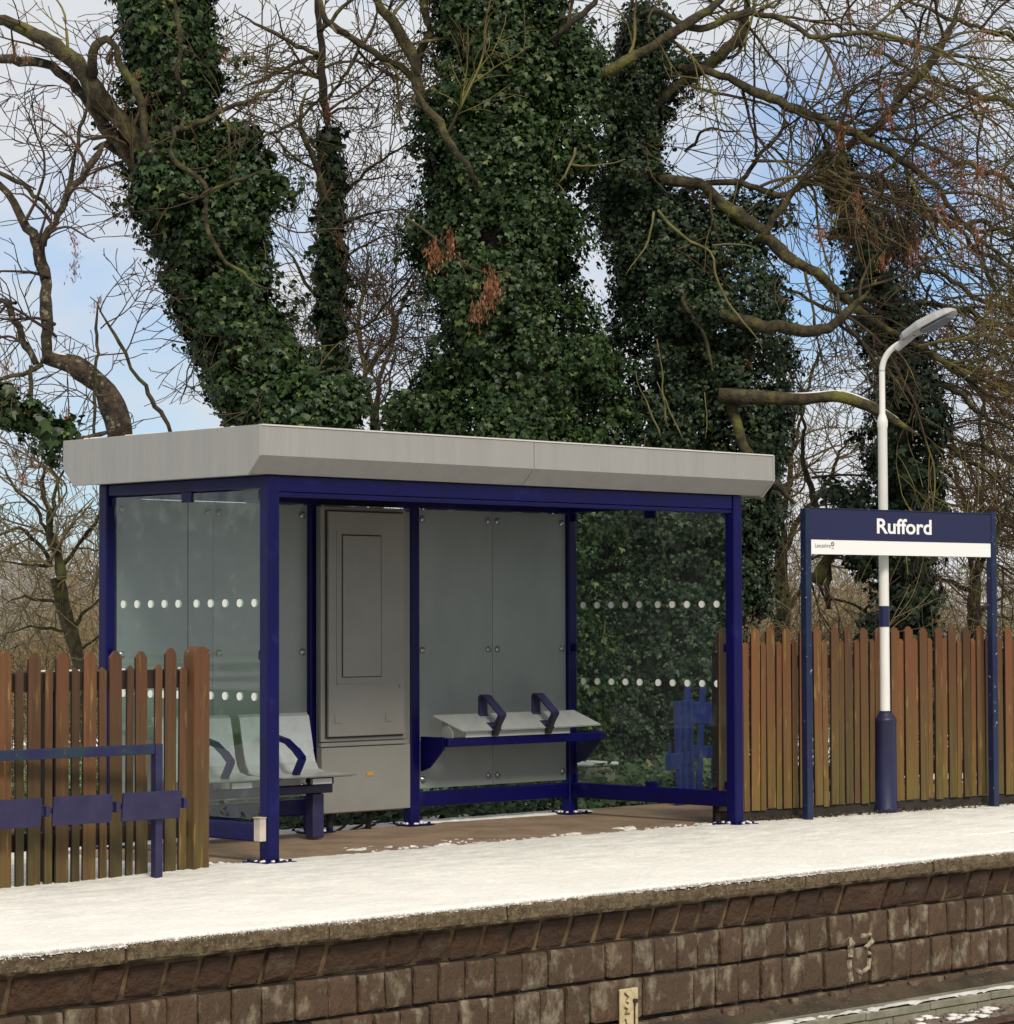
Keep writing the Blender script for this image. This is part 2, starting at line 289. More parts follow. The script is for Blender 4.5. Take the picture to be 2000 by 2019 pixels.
mb = MB(); mb.add(np.stack([X, Y, Z], -1).reshape(-1, 3), [(i*50+j, (i+1)*50+j, (i+1)*50+j+1, i*50+j+1) for i in range(149) for j in range(49)])
struct(mb.obj('soil_bank', SOIL, smooth=True))
mb = MB(); mb.box((-160, -60, -1.6), (260, -2.35, -.975)); struct(mb.obj('track_bed', SOIL))

gx = np.linspace(-14, .6, 90); gy = np.linspace(3.0, 16, 90); X, Y = np.meshgrid(gx, gy, indexing='ij')
Z = -.35+1.12*sstep(3.2, 8.6, Y)*sstep(.6, -.6, X)+.05*(vnoise(X+30, Y, 1.6, 15)-.5)-.9*sstep(9.2, 16, Y)
mb = MB(); mb.add(np.stack([X, Y, Z], -1).reshape(-1, 3), [(i*90+j, (i+1)*90+j, (i+1)*90+j+1, i*90+j+1) for i in range(89) for j in range(89)])
struct(mb.obj('grass_bank', M('bank_grass', S(96, 140, 74), S(72, 112, 54), scale=5, rough=.9, bump=.6, bscale=30), smooth=True))
Hs = Z-.03+.06*sstep(.40, .50, vnoise(X+20, Y+20, .9, 16)*.5+vnoise(X+20, Y+20, 3, 17)*.2+.40*sstep(7.6, 5.2, Y)-.06)
mb = MB(); mb.add(np.stack([X, Y, Hs], -1).reshape(-1, 3), [(i*90+j, (i+1)*90+j, (i+1)*90+j+1, i*90+j+1) for i in range(89) for j in range(89)])
struct(mb.obj('bank_snow', SNOW, smooth=True))

# snow sheet: a height field that dips under the paving where the ground is bare
xs = np.arange(-5.2, 9.6, .016); ys = np.concatenate([np.arange(EY-.012, -2.3, .011), np.arange(-2.3, 1.93, .0145)])
X, Y = np.meshgrid(xs, ys, indexing='ij')
fine = vnoise(X+20, Y+20, 34, 1); med = vnoise(X+20, Y+20, 7, 2); big = vnoise(X+20, Y+20, 1.3, 4); xfine = vnoise(X+20, Y+20, 75, 9)
H = .009+.006*(big-.4)+.0055*(med-.5)+.0055*(fine-.5)+.004*(xfine-.5)
H = np.maximum(H, .003+.004*fine); H = np.where(Y < EY+.004, -.014-.014*fine, H); fe = sstep(.10, .02, Y-EY); H -= fe*(Y > EY+.004)*.010*sstep(.50, .75, xfine*.5+fine*.5)
wob = .10*(vnoise(X+20, Y+20, 2.2, 6)-.5)+.07*(vnoise(X+20, Y+20, 9, 8)-.5)
front = sstep(-.02, .20, Y-(.10+wob-.02*X+.0*X)); back = sstep(.10, -.02, Y-(1.66+wob*.6)); lft = sstep(-.60, -.42, X+wob); rgt = sstep(4.95, 4.55, X+wob*2)
bare = front*back*lft*rgt
speck = .034*sstep(.62, .70, fine*.55+vnoise(X+20, Y+20, 14, 12)*.45)*sstep(1.0, .25, Y)*sstep(.40, .6, vnoise(X+20, Y+20, 2.5, 14)+.25*sstep(.6, .15, Y))
H = H-bare*.034+bare*speck
# melted slits and footprints
for (x0, x1, yy, wd) in ((4.55, 5.7, -1.86, .02), (5.75, 6.9, -1.72, .03), (4.9, 5.3, -1.55, .012)):
    m_ = np.exp(-((Y-yy-.02*np.sin(X*6))/wd)**2)*sstep(x0, x0+.25, X)*sstep(x1, x1-.3, X); H -= m_*.034*(.5+med)
H = np.where(Y > 0.02+wob*.5, H-.03*sstep(4.62, 4.8, X)*sstep(.02, .12, Y+wob*.4-.1*(7-X)*.0), H)
nx, ny = H.shape; idx = np.arange(nx*ny).reshape(nx, ny)
q = np.stack([idx[:-1, :-1], idx[1:, :-1], idx[1:, 1:], idx[:-1, 1:]], -1).reshape(-1, 4)
keep = (H.reshape(-1)[q].max(1) > -.006); q = q[keep]
me = bpy.data.meshes.new('snow'); V = np.stack([X, Y, H], -1).reshape(-1, 3).astype(np.float32)
me.vertices.add(len(V)); me.vertices.foreach_set('co', V.ravel()); me.loops.add(len(q)*4); me.loops.foreach_set('vertex_index', q.ravel().astype(np.int32))
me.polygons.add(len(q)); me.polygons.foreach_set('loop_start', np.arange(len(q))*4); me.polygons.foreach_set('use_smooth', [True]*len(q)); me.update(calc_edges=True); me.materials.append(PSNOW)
grn = MB(); rg = np.random.RandomState(44)
tet = np.array([(1, 0, -.6), (-.5, .87, -.6), (-.5, -.87, -.6), (0, 0, .9)])
for _ in range(9000):
    gx0 = rg.uniform(-4.6, 9.0); u = abs(rg.normal(0, .011)); s0 = rg.uniform(.0025, .0065)
    grn.add(tet*s0*rg.uniform(.7, 1.4, 3)+np.array([gx0, EY-.004+.004*(u > .01), -u-.001]), [(0, 1, 3), (1, 2, 3), (2, 0, 3), (0, 2, 1)])
tag(grn.obj('snow_grains', SNOW), 'grains of snow clinging along the platform coping edge', 'snow', kind='stuff')
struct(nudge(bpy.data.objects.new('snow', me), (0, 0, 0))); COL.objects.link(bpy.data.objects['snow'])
for k, (a_, b_) in enumerate((((-14, EY+.02, .002), (-5.2, 1.9, .010)), ((9.58, EY+.02, .002), (22, 1.9, .010)))):
    struct(MB().box(a_, b_).obj('snow', SNOW))

# ================================================================== PLATFORM WALL
wall = thing('platform_wall', 'old brown brick platform edge wall with snowy stone coping', 'wall', (0, EY, 0))
O = (0, EY, 0)
def blocks(z0, z1, y0f, yb, xs, mat_top=None, seed=0, slope=0, gap=.007):
    rr = random.Random(seed); mbk = MB(O)
    for (a_, b_) in xs:
        a_ += gap*.5; b_ -= gap*.5
        pr = rr.uniform(-.012, .010); za = z0+rr.uniform(.001, .006); zb = z1-rr.uniform(.001, .008); c = .014
        yt = y0f+pr; ybm = y0f+slope+pr
        # ring back, ring front edge, inset face; the front bulges and its corners are rounded
        def ring(ins, dy):
            j = [rr.uniform(-.005, .005) for _ in range(8)]
            r_ = []
            for (u, v, k) in ((a_+ins, za+ins*2.2, 0), (a_+ins*2.2, za+ins, 1), (b_-ins*2.2, za+ins, 2), (b_-ins, za+ins*2.2, 3), (b_-ins, zb-ins*2.2, 4), (b_-ins*2.2, zb-ins, 5), (a_+ins*2.2, zb-ins, 6), (a_+ins, zb-ins*2.2, 7)):
                t = (v-z0)/(z1-z0); r_.append((u+j[k], yt*t+ybm*(1-t)+dy, v+j[(k+3) % 8]))
            return r_
        R0 = [(u, yb, v) for (u, _, v) in ring(.0, 0)]; R1 = ring(.004, .012); R2_ = ring(.011, .003); R3 = ring(.03, -.001)
        vs = R0+R1+R2_+R3; fs = []
        for L_ in range(3): fs += [(L_*8+i, L_*8+(i+1) % 8, (L_+1)*8+(i+1) % 8, (L_+1)*8+i) for i in range(8)]
        fs.append(tuple(24+i for i in range(8)))
        mbk.add(vs, fs)
    return mbk
def run(x0, x1, wmin, wmax, seed, dbl=0):
    rr = random.Random(seed); o_ = []; x = x0
    while x < x1:
        w_ = rr.uniform(wmin, wmax)*(2 if rr.random() < dbl else 1); o_.append((x, x+w_)); x += w_
    return o_
c1 = blocks(-.292, -.118, EY+.045, EY+.3, run(-6, 10, .190, .235, 1, .05), slope=.075, gap=.026); c1.obj('brick_course', BRICK1, wall, smooth=False)
MB(O).prism([(EY+.062, -.106), (EY+.135, -.292), (EY+.34, -.292), (EY+.34, -.106)], 'x', -6, 10).obj('mortar', MORTL, wall)
for k, (z0, z1, dy) in enumerate(((-.502, -.297, .125), (-.738, -.505, .118), (-.97, -.745, .095))):
    blocks(z0, z1, EY+dy-.02, EY+.33, run(-6+.1*k, 10, .180, .222, 5+k, .04)).obj('brick_course', BRICK, wall)
MB(O).box((-6, EY+.135, -1.1), (10, EY+.325, -.295)).obj('mortar', MORT, wall)
MB(O).box((-14, EY+.06, -1.1), (-6.01, EY+.30, -.11)).box((10.01, EY+.06, -1.1), (22, EY+.30, -.11)).obj('brick_course', BRICK, wall)
rr = random.Random(4)
for i in range(-6, 14):
    x0 = -.61+i*1.235
    if x0 < -14 or x0 > 20: continue
    nseg = 60; bmx = np.linspace(x0+.005, x0+1.235-.005, nseg); prof = [(.30, -.004), (.03, -.004), (.006, -.012), (-.002, -.03), (-.004, -.06), (-.003, -.088), (.006, -.104), (.05, -.108), (.30, -.108)]
    dz = rr.uniform(-.006, .004); dy = rr.uniform(-.008, .008); v_ = []
    for a_ in bmx:
        for (u, v) in prof:
            nn = float(vnoise(np.array([a_*1.0+30]), np.array([v*10+40.]), 18, 21)[0]-.5)*.010 if u < .1 else 0
            v_.append((a_, EY+u+nn+dy, v+dz*(v < -.01)+nn*.6*(v < -.09)))
    k_ = len(prof)
    f_ = [(i_*k_+j, i_*k_+j+1, (i_+1)*k_+j+1, (i_+1)*k_+j) for i_ in range(nseg-1) for j in range(k_-1)]+[tuple(range(k_)), tuple((nseg-1)*k_+j for j in range(k_-1, -1, -1))]
    MB(O).add(v_, f_).obj('coping_stone', COPE, wall, smooth=False)
# painted marks on the brickwork
ch = MB(O)
def stroke(pts, r_=.009, Yp=EY+.113): ch.tube([onY(x, y, Yp) for x, y in pts], r_*1.8, 8, flat=1)
stroke([(1586, 1780), (1600, 1768), (1610, 1782)]); stroke([(1602, 1770), (1605, 1790), (1604, 1806)], .012)
stroke([(1622, 1766), (1642, 1764), (1646, 1776), (1634, 1788), (1640, 1800)], .010)
stroke([(1602, 1812), (1604, 1838), (1606, 1852)], .010); stroke([(1640, 1808), (1638, 1826), (1624, 1836), (1614, 1830)], .010)
stroke([(1656, 1798), (1650, 1808), (1656, 1816), (1666, 1808)], .006); stroke([(1672, 1822), (1676, 1823)], .009)
ch.obj('painted_mark', CHALK, wall)
# small upright marker plate
mk = thing('marker_plate', 'small cream upright number plate with rusty bolt fixed to the brick wall', 'sign', (.404, EY+.08, -.9))
O2 = (.404, EY+.08, -.9)
MB(O2).box((.332, EY+.066, -.93), (.478, EY+.082, -.555)).obj('plate', PLATE, mk, bevel=.006)
sg = MB(O2); Yf = EY+.061
for pts in ([(.362, -.575), (.392, -.600), (.365, -.618), (.392, -.635)], [(.362, -.655), (.385, -.665), (.366, -.690), (.40, -.690)], [(.368, -.72), (.378, -.75), (.362, -.76), (.392, -.765)], [(.37, -.80), (.395, -.83), (.395, -.80)], [(.37, -.86), (.395, -.88)]):
    sg.tube([(a_, Yf, b_) for a_, b_ in pts], .0055, 5)
sg.obj('lettering', PLATED, mk)
MB(O2).cyl((.443, Yf+.004, -.625), .012, -.02, 'y').box((.438, Yf, -.80), (.448, Yf+.003, -.64)).obj('bolt', RUST, mk)

# cable trough at the foot of the wall
tr = thing('cable_trough', 'grey concrete cable trough with snow dusted lid along the wall foot', 'cable trough', (0, -3.0, -1.07)); O3 = (0, -3.0, -1.07)
t_ = MB(O3); s_ = MB(O3); x = -6; rr = random.Random(9)
while x < 10:
    l_ = rr.choice([.5, .42, .6, .55]); t_.box((x+.004, -2.995, -1.07), (x+l_-.004, -2.945, -.872)); x += l_
t_.obj('side_wall', CONC, tr, bevel=.004)
t_ = MB(O3); x = -6
while x < 10:
    l_ = .62; z = rr.uniform(-.003, .003); t_.box((x+.004, -3.005, -.868+z), (x+l_-.004, -2.80, -.822+z)); x += l_
t_.obj('lid', CONC, tr, bevel=.005)
nxs = 700; xs_ = np.linspace(-6, 10, nxs); ys_ = np.linspace(-3.004, -2.86, 8); X, Y = np.meshgrid(xs_, ys_, indexing='ij')
Hs = -.826+.016*sstep(.25, .55, vnoise(X+20, Y+20, 9, 31)*.6+vnoise(X+20, Y+20, 30, 32)*.4)*sstep(-2.86, -2.93, Y)
MB(O3).add(np.stack([X, Y, Hs], -1).reshape(-1, 3), [(i*8+j, (i+1)*8+j, (i+1)*8+j+1, i*8+j+1) for i in range(nxs-1) for j in range(7)]).obj('snow', SNOW, tr, smooth=True)
xs_ = np.linspace(-6, 10, 500); ys_ = np.linspace(-2.82, -2.58, 9); X, Y = np.meshgrid(xs_, ys_, indexing='ij')
Hs = -.85+.09*sstep(-2.80, -2.6, Y)+.035*(vnoise(X+20, Y+20, 6, 35)-.5)+.02*(vnoise(X+20, Y+20, 22, 36)-.5)
mb = MB(); mb.add(np.stack([X, Y, Hs], -1).reshape(-1, 3), [(i*9+j, (i+1)*9+j, (i+1)*9+j+1, i*9+j+1) for i in range(499) for j in range(8)]); struct(mb.obj('soil_ledge', SOIL, smooth=True))
# track: rails, sleepers, ballast
RY = -3.62
for k, yy in enumerate((RY, RY-1.50)):
    rl = thing('steel_rail', ('rusty steel rail nearest the platform wall' if k == 0 else 'rusty steel rail farther from the platform wall'), 'rail', (0, yy, -.985), 'running rails of the track')
    Or = (0, yy, -.985); z = -.985
    MB(Or).prism([(yy-.07, z), (yy+.07, z), (yy+.07, z+.012), (yy+.012, z+.03), (yy+.010, z+.11), (yy+.034, z+.125), (yy+.034, z+.148), (yy-.034, z+.148), (yy-.034, z+.125), (yy-.010, z+.11), (yy-.012, z+.03), (yy-.07, z+.012)], 'x', -30, 40).obj('web', RAILM, rl)
    MB(Or).box((-30, yy-.024, z+.149), (40, yy+.024, z+.153)).obj('railhead', RTOP, rl)
for k in range(8):
    s_ = MB((k*.68+1, -4.37, -.99)); x = k*.68+1; s_.box((x-.12, -5.6, -1.12), (x+.12, -3.18, -.99)); o_ = s_.obj('sleeper', CONC, None, bevel=.01)
    tag(o_, 'concrete sleepers lying under the rails in the ballast', 'sleeper', 'sleepers under the rails')
rr = np.random.RandomState(3); bs = MB()
ico = [(-1, -.6, -.5), (1, -.7, -.4), (.8, .8, -.5), (-.7, .9, -.4), (-.6, -.5, .7), (.6, -.6, .5), (.7, .5, .6), (-.5, .6, .5)]
fcs = [(0, 3, 2, 1), (4, 5, 6, 7), (0, 1, 5, 4), (1, 2, 6, 5), (2, 3, 7, 6), (3, 0, 4, 7)]
ico = np.array(ico)
sn = MB()
for i in range(9000):
    x = rr.uniform(.5, 5.5); y = rr.uniform(-4.1, -3.0); s0 = rr.uniform(.014, .032); th = rr.uniform(0, 6.28); ph = rr.uniform(-.8, .8)
    Rz = np.array(Matrix.Rotation(th, 3, 'Z')@Matrix.Rotation(ph, 3, 'X'))
    v = (ico*rr.uniform(.7, 1.2, (8, 3))*s0)@Rz.T+np.array([x, y, -.968+rr.uniform(0, .035)+.02*math.exp(-((y+3.05)/.1)**2)]); bs.add(v, fcs)
    if rr.rand() < .30 and vnoise(np.array([x+9.]), np.array([y+9.]), 5, 41)[0] > .42:
        v2 = (ico*np.array([1.15, 1.15, .35])*s0*1.2)+np.array([x, y, v[:, 2].max()-.004]); sn.add(v2, fcs)
tag(bs.obj('ballast', BALL), 'loose brown ballast stones beside the cable trough', 'ballast', kind='stuff')
tag(sn.obj('ballast_snow', SNOW, smooth=True), 'patches of white snow caught on the ballast stones', 'snow', kind='stuff')

# ================================================================== SHELTER
W, D, ZT = 4.35, 1.685, 2.395
sh = thing('platform_shelter', 'blue framed glass waiting shelter with grey flat roof on snowy platform', 'shelter', (0, 0, 0))
hw = .046
def post(x, y, z1=ZT, box=False):
    p_ = MB().box((x-hw, y-hw, .012), (x+hw, y+hw, z1)).obj('post', BLUE, sh, bevel=.012, seg=3)
    b_ = MB().box((x-.12, y-.12, .004), (x+.12, y+.12, .013))
    for sx, sy in ((-1, -1), (1, -1), (1, 1), (-1, 1)): b_.cyl((x+sx*.09, y+sy*.09, .012), .011, .014)
    b_.obj('base_plate', BLUE, p_)
    snp = MB(); r5 = np.random.RandomState(int(abs(x*100+y*10))+1)
    for _ in range(12): 
        a_ = r5.uniform(0, 6.28); d_ = r5.uniform(.05, .11); snp.tube([(x+math.cos(a_)*d_, y+math.sin(a_)*d_, .012), (x+math.cos(a_)*d_+.02, y+math.sin(a_)*d_, .016)], r5.uniform(.006, .013), 6)
    snp.obj('snow', SNOW, p_)
    return p_
posts = [post(0, 0), post(W, 0), post(0, D), post(1.757, D), post(2.707, D), post(W, D)]
# front header, rear header, side headers
MB().box((hw+.002, -.035, 2.292), (W-hw-.002, .035, 2.392)).obj('header_beam', BLUE, sh, bevel=.008)
MB().box((hw+.002, -.030, 2.262), (W-hw-.002, .030, 2.288)).obj('glazing_rail', BLUE, sh, bevel=.004)
MB().box((hw+.002, D-.035, 2.312), (W-hw-.002, D+.035, 2.392)).obj('header_beam', BLUE, sh, bevel=.008)
for x in (0, W):
    MB().box((x-.035, hw+.002, 2.318), (x+.035, D-hw-.002, 2.392)).obj('header_beam', BLUE, sh, bevel=.008)
    MB().box((x-.032, hw+.002, .128), (x+.032, D-hw-.002, .242)).obj('bottom_rail', BLUE, sh, bevel=.01)
for (a_, b_) in ((hw, 1.757-hw), (2.707+hw, W-hw)):
    MB().box((a_+.002, D-.032, .128), (b_-.002, D+.032, .242)).obj('bottom_rail', BLUE, sh, bevel=.01)
# glass sides
def disc(mbd, x, y, z, r_, side, t=.0015, k=18):
    a_ = np.arange(k)*2*math.pi/k
    for s0 in (-1, 1):
        xx = x+s0*(.005+t); mbd.add([(xx, y+r_*math.cos(q_), z+r_*math.sin(q_)) for q_ in a_], [tuple(range(k))])
DOT0 = [None]; BUT0 = [None]
for x in (0, W):
    for pi_, (a_, b_) in enumerate(((hw+.03, .8205), (.8235, D-hw-.03))):
        g_ = MB().box((x-.004, a_, .262), (x+.004, b_, 2.306)).obj('glass_pane', GLASS, sh)
        ys5 = (.144, .291, .437, .584, .730) if pi_ == 0 else (.92, 1.066, 1.212, 1.360, 1.508)
        if x > 0: ys5 = tuple(v+.022 for v in ys5)
        for yy in ys5:
            for zz in (1.603, 1.021):
                if DOT0[0] is None:
                    dt = MB(); disc(dt, 0, 0, 0, .0255, 0); DOT0[0] = o_ = dt.obj('safety_dot', DOT)
                else: o_ = DOT0[0].copy(); COL.objects.link(o_)
                o_.parent = g_; o_.location = (x, yy, zz)
    for (yy, zz) in ((.822, 2.30), (.822, .25)):
        MB().box((x-.014, yy-.055, zz-.05), (x+.014, yy+.055, zz+.03)).obj('glass_clamp', BLUE, sh, bevel=.006)
    for yy in (hw+.02, D-hw-.02):
        for zz in (2.28, 1.28, .28): MB().box((x-.013, yy-.02, zz-.03), (x+.013, yy+.03, zz+.03)).obj('glass_clamp', BLUE, sh, bevel=.006)
MB().box((-.0035, .8208, .30), (.0035, .8232, 2.26)).obj('gasket', DARK, sh)
# grey rear panels with button fixings
for (a_, b_) in ((.056, .866), (.872, 1.704), (2.760, 3.517), (3.522, 4.300)):
    p_ = MB().box((a_, D-.012, .262), (b_, D+.004, 2.306)).obj('rear_panel', PANEL, sh, bevel=.003)
    for xx in (a_+.045, b_-.045):
        for zz in (.33, 1.272, 2.235):
            if BUT0[0] is None:
                BUT0[0] = o_ = MB().cyl((0, 0, 0), .024, -.010, 'y', 18, .024).cyl((0, -.010, 0), .024, -.010, 'y', 18, .012).obj('button_fixing', ROUNDEL, None)
            else: o_ = BUT0[0].copy(); COL.objects.link(o_)
            o_.parent = p_; o_.location = (xx, D-.0125, zz)
# little steel box on the front post
MB().box((-.100, -.030, .140), (-.050, .030, .280)).box((-.106, -.036, .2805), (-.049, .036, .288)).obj('junction_box', M('cream_box', (.50, .44, .36, 1), (.38, .33, .27, 1), scale=9, rough=.5), sh, bevel=.003)
# roof
XL, XR, YF, YB, H1, HC, HB, CH = -.2267, 4.604, -.180, 1.874, 2.682, 2.502, 2.396, .115
roof = MB().prism([(YF+CH, HB), (YF, HC), (YF, H1), (YB, H1), (YB, HC), (YB-CH, HB)], 'x', XL+.02, 2.125).obj('roof', FASC, sh)
MB().prism([(YF+CH, HB), (YF, HC), (YF, H1), (YB, H1), (YB, HC), (YB-CH, HB)], 'x', 2.131, XR-.02).obj('roof_half', FASC, roof)
MB().prism([(YF+CH+.01, HB+.01), (YF+.008, HC), (YF+.008, H1-.01), (YB-.008, H1-.01), (YB-.008, HC), (YB-CH-.01, HB+.01)], 'x', 2.12, 2.136).obj('joint', CABD, roof)
for (a_, b_) in ((XL, XL+.018), (XR-.018, XR)):
    MB().prism([(YF+CH-.004, HB-.012), (YF-.004, HC-.004), (YF-.004, H1+.006), (YB+.004, H1+.006), (YB+.004, HC-.004), (YB-CH+.004, HB-.012)], 'x', a_, b_).obj('end_panel', FASC, roof, bevel=.003)
MB().box((XL+.019, YF-.006, H1+.001), (XR-.019, YF+.03, H1+.010)).obj('edge_trim', M('pale_trim', (.62, .60, .56, 1), rough=.4), roof)
rs = MB(); r5 = np.random.RandomState(5)
for k in range(16):
    if r5.rand() < .5: xx, yy = XL+.02, r5.uniform(YF+.1, YB)
    else: xx, yy = r5.uniform(XL, XR-.1), YF+.03
    l_ = r5.uniform(.02, .12); d_ = (0, l_, 0) if xx < 0 and yy > YF+.05 else (l_, 0, 0)
    rs.tube([(xx, yy, H1+.006), (xx+d_[0], yy+d_[1], H1+.006)], r5.uniform(.005, .009), 6)
rs.obj('snow', SNOW, roof)

# ================================================================== CABINET
cb = thing('equipment_cabinet', 'tall grey metal equipment cabinet between the rear shelter posts', 'cabinet', (2.061, 1.62, 0)); OC = (2.135, 1.62, 0)
MB(OC).box((1.830, 1.585, .13), (2.620, 1.635, 2.30)).obj('body', CAB, cb, bevel=.004)
MB(OC).box((1.885, 1.637, .14), (2.725, 1.70, 2.28)).obj('rear_body', CAB, cb, bevel=.004)
dx = .018
MB(OC).box((1.812, 1.560, .640), (2.61, 1.583, 2.295)).obj('frame', CAB, cb, bevel=.004)
MB(OC).box((1.795+dx*3, 1.553, .662), (2.523+dx*3+.005, 1.559, 2.270)).obj('door_gap', CABD, cb)
dr = MB(OC).box((1.795+dx*3+.010, 1.530, .674), (2.523+dx*3-.004, 1.552, 2.262)).obj('door', CAB, cb, bevel=.005)
hx0, hx1, hz0, hz1 = 1.985, 2.345, 1.095, 2.095
MB(OC).box((hx0-.006, 1.527, hz0-.006), (hx1+.006, 1.5295, hz1+.006)).obj('hatch_gap', CABD, dr)
MB(OC).box((hx0, 1.521, hz0), (hx1-.003, 1.5265, hz1-.003)).obj('hatch', CAB, dr, bevel=.001)
MB(OC).box((hx0-.055, 1.5265, hz0-.055), (hx1+.04, 1.529, hz0-.05)).box((hx0-.055, 1.5265, hz0-.055), (hx0-.05, 1.529, hz1+.03)).obj('trim_line', CAB, dr)
mb = MB(OC)
for xx in (1.94, 2.42): MB(OC).box((xx-.028, 1.524, .77), (xx+.028, 1.5295, .83)).obj('latch_plate', CAB, dr, bevel=.002)
MB(OC).cyl((2.53, 1.5295, 1.02), .012, -.008, 'y', 12).obj('lock', CAB, dr)
MB(OC).box((1.80, 1.545, .605), (2.62, 1.58, .632)).obj('ledge', CAB, cb, bevel=.003)
lw = MB(OC).box((1.79, 1.525, .142), (2.625, 1.583, .598)).obj('lower_box', CAB, cb, bevel=.004)
MB(OC).box((2.205, 1.520, .390), (2.268, 1.5235, .418)).obj('warning_sticker', YEL, lw)
cc = MB(OC)
for i, xx in enumerate((2.00, 2.16, 2.28, 2.36)):
    cc.tube([(xx, 1.62, .14), (xx-.02*i, 1.63, .08), (xx-.10+.05*i, 1.66, .03), (xx-.12, 1.70, -.02)], .010, 8)
cc.cyl((1.95, 1.63, .0), .025, .14).cyl((2.34, 1.66, .0), .022, .14)
cc.obj('conduit', DARK, cb, smooth=True)

# ================================================================== PERCH SEAT (right bay)
pb = thing('perch_bench', 'sloping grey metal perch seat with blue armrests on a blue beam', 'seat', (3.5, 1.45, .6)); OP = (3.5, 1.45, .6)
mb = MB(OP)
pl = [(2.72, 1.46, .806), (2.87, 1.30, .694), (3.90, 1.30, .694), (4.29, 1.29, .700), (4.17, 1.46, .806)]
pv = pl+[(p_[0], p_[1]+.004, p_[2]-.010) for p_ in pl]
mb.add(pv, [(0, 1, 2), (0, 2, 4), (2, 3, 4), (5, 7, 6), (5, 9, 7), (7, 9, 8), (0, 5, 6, 1), (1, 6, 7, 2), (2, 7, 8, 3), (3, 8, 9, 4), (4, 9, 5, 0)])
mb.obj('seat', STEEL, pb)
MB(OP).box((2.92, 1.335, .640), (4.00, 1.341, .684)).obj('skirt', STEEL, pb)
MB(OP).prism([(1.345, .682), (1.455, .79), (1.455, .64), (1.345, .64)], 'x', 2.80, 2.806).obj('end_cap', STEEL, pb)
MB(OP).box((2.76, 1.345, .575), (4.40, 1.405, .640)).obj('beam', BLUE, pb, bevel=.008)
for xx in (2.765, 4.395):
    MB(OP).prism([(1.40, .645), (1.40, .56), (1.55, .42), (D-hw, .39), (D-hw, .645)], 'x', xx-.012, xx+.012).obj('bracket', BLUE, pb, bevel=.003)
for xx in (3.20, 3.75):
    path = [(1.30, .690), (1.43, .775), (1.447, .80), (1.447, .925), (1.435, .938), (1.405, .935), (1.245, .805), (1.248, .788), (1.30, .715)]
    a_ = MB(OP); hw2 = .044
    for i in range(len(path)-1):
        (ya, za), (yb_, zb) = path[i], path[i+1]; d_ = np.array([yb_-ya, zb-za]); d_ = d_/np.linalg.norm(d_); n2 = np.array([-d_[1], d_[0]])*.006
        e_ = d_*.004
        a_.prism([(ya-n2[0]-e_[0], za-n2[1]-e_[1]), (yb_-n2[0]+e_[0], zb-n2[1]+e_[1]), (yb_+n2[0]+e_[0], zb+n2[1]+e_[1]), (ya+n2[0]-e_[0], za+n2[1]-e_[1])], 'x', xx-hw2+.0007*i, xx+hw2-.0007*i)
    a_.obj('armrest', PLUM, pb)
    MB(OP).prism([(1.235, .79), (1.30, .645), (1.42, .642), (1.43, .76), (1.33, .715)], 'x', xx-.018, xx+.018).box((xx-.22, 1.34, .636), (xx-.18, 1.40, .665)).obj('support', DARK, pb)

# ================================================================== BENCH (left bay)
bn_ = thing('waiting_bench', 'grey metal bench with high backrests and curved blue armrests behind glass', 'bench', (.9, 1.3, 0)); OB = (.9, 1.3, 0)
MB(OB).box((.12, 1.175, .315), (1.52, 1.245, .375)).obj('beam', PLUM, bn_, bevel=.008)
for xx in (.35, 1.385): 
    MB(OB).box((xx-.05, 1.17, .012), (xx+.05, 1.25, .313)).box((xx-.05, 1.03, .385), (xx+.02, 1.25, .432)).obj('leg', PLUM, bn_, bevel=.006)
for (a_, b_) in ((.20, .868), (.925, 1.56)):
    seat = MB(OB)
    prof = [(.97, .448), (1.30, .452), (1.36, .470), (1.395, .520), (1.42, .60), (1.47, .835), (1.49, .855), (1.52, .85)]
    th = .010
    up_ = [(p_[0], p_[1]) for p_ in prof]; lo = [(p_[0]+.006, p_[1]-th) for p_ in reversed(prof)]
    for i in range(len(prof)-1):
        q0, q1 = prof[i], prof[i+1]
        seat.prism([q0, q1, (q1[0]+.008, q1[1]-.010), (q0[0]+.008, q0[1]-.010)], 'x', a_+(.0 if i < 2 else .012), b_-(.0 if i < 2 else .012))
    seat.obj('seat', STEEL, bn_)
    MB(OB).box((a_+.004, 1.02, .432), (b_-.004, 1.34, .437)).obj('under_tray', DARK, bn_)
    # folded edge of the backrest
    MB(OB).prism([(1.425, .60), (1.475, .835), (1.52, .80), (1.47, .56)], 'x', b_-.012, b_-.004).obj('back_edge', STEEL, bn_)
    MB(OB).box((b_-.35, 1.02, .388), (b_-.18, 1.05, .428)).obj('seat_bracket', STEEL, bn_, bevel=.003)
for xx in (.54, 1.15):
    pth = [(1.45, .70), (1.36, .705), (1.22, .675), (1.12, .615), (1.06, .565), (1.10, .50), (1.13, .455)]
    a_ = MB(OB)
    for i in range(len(pth)-1):
        (ya, za), (yb_, zb) = pth[i], pth[i+1]; d_ = np.array([yb_-ya, zb-za]); d_ = d_/np.linalg.norm(d_); n2 = np.array([-d_[1], d_[0]])*(.020 if i > 2 else .016); e_ = d_*.008
        a_.prism([(ya-n2[0]-e_[0], za-n2[1]-e_[1]), (yb_-n2[0]+e_[0], zb-n2[1]+e_[1]), (yb_+n2[0]+e_[0], zb+n2[1]+e_[1]), (ya+n2[0]-e_[0], za+n2[1]-e_[1])], 'x', xx-.022+.0007*i, xx+.022-.0007*i)
    a_.obj('armrest', BLUE, bn_)

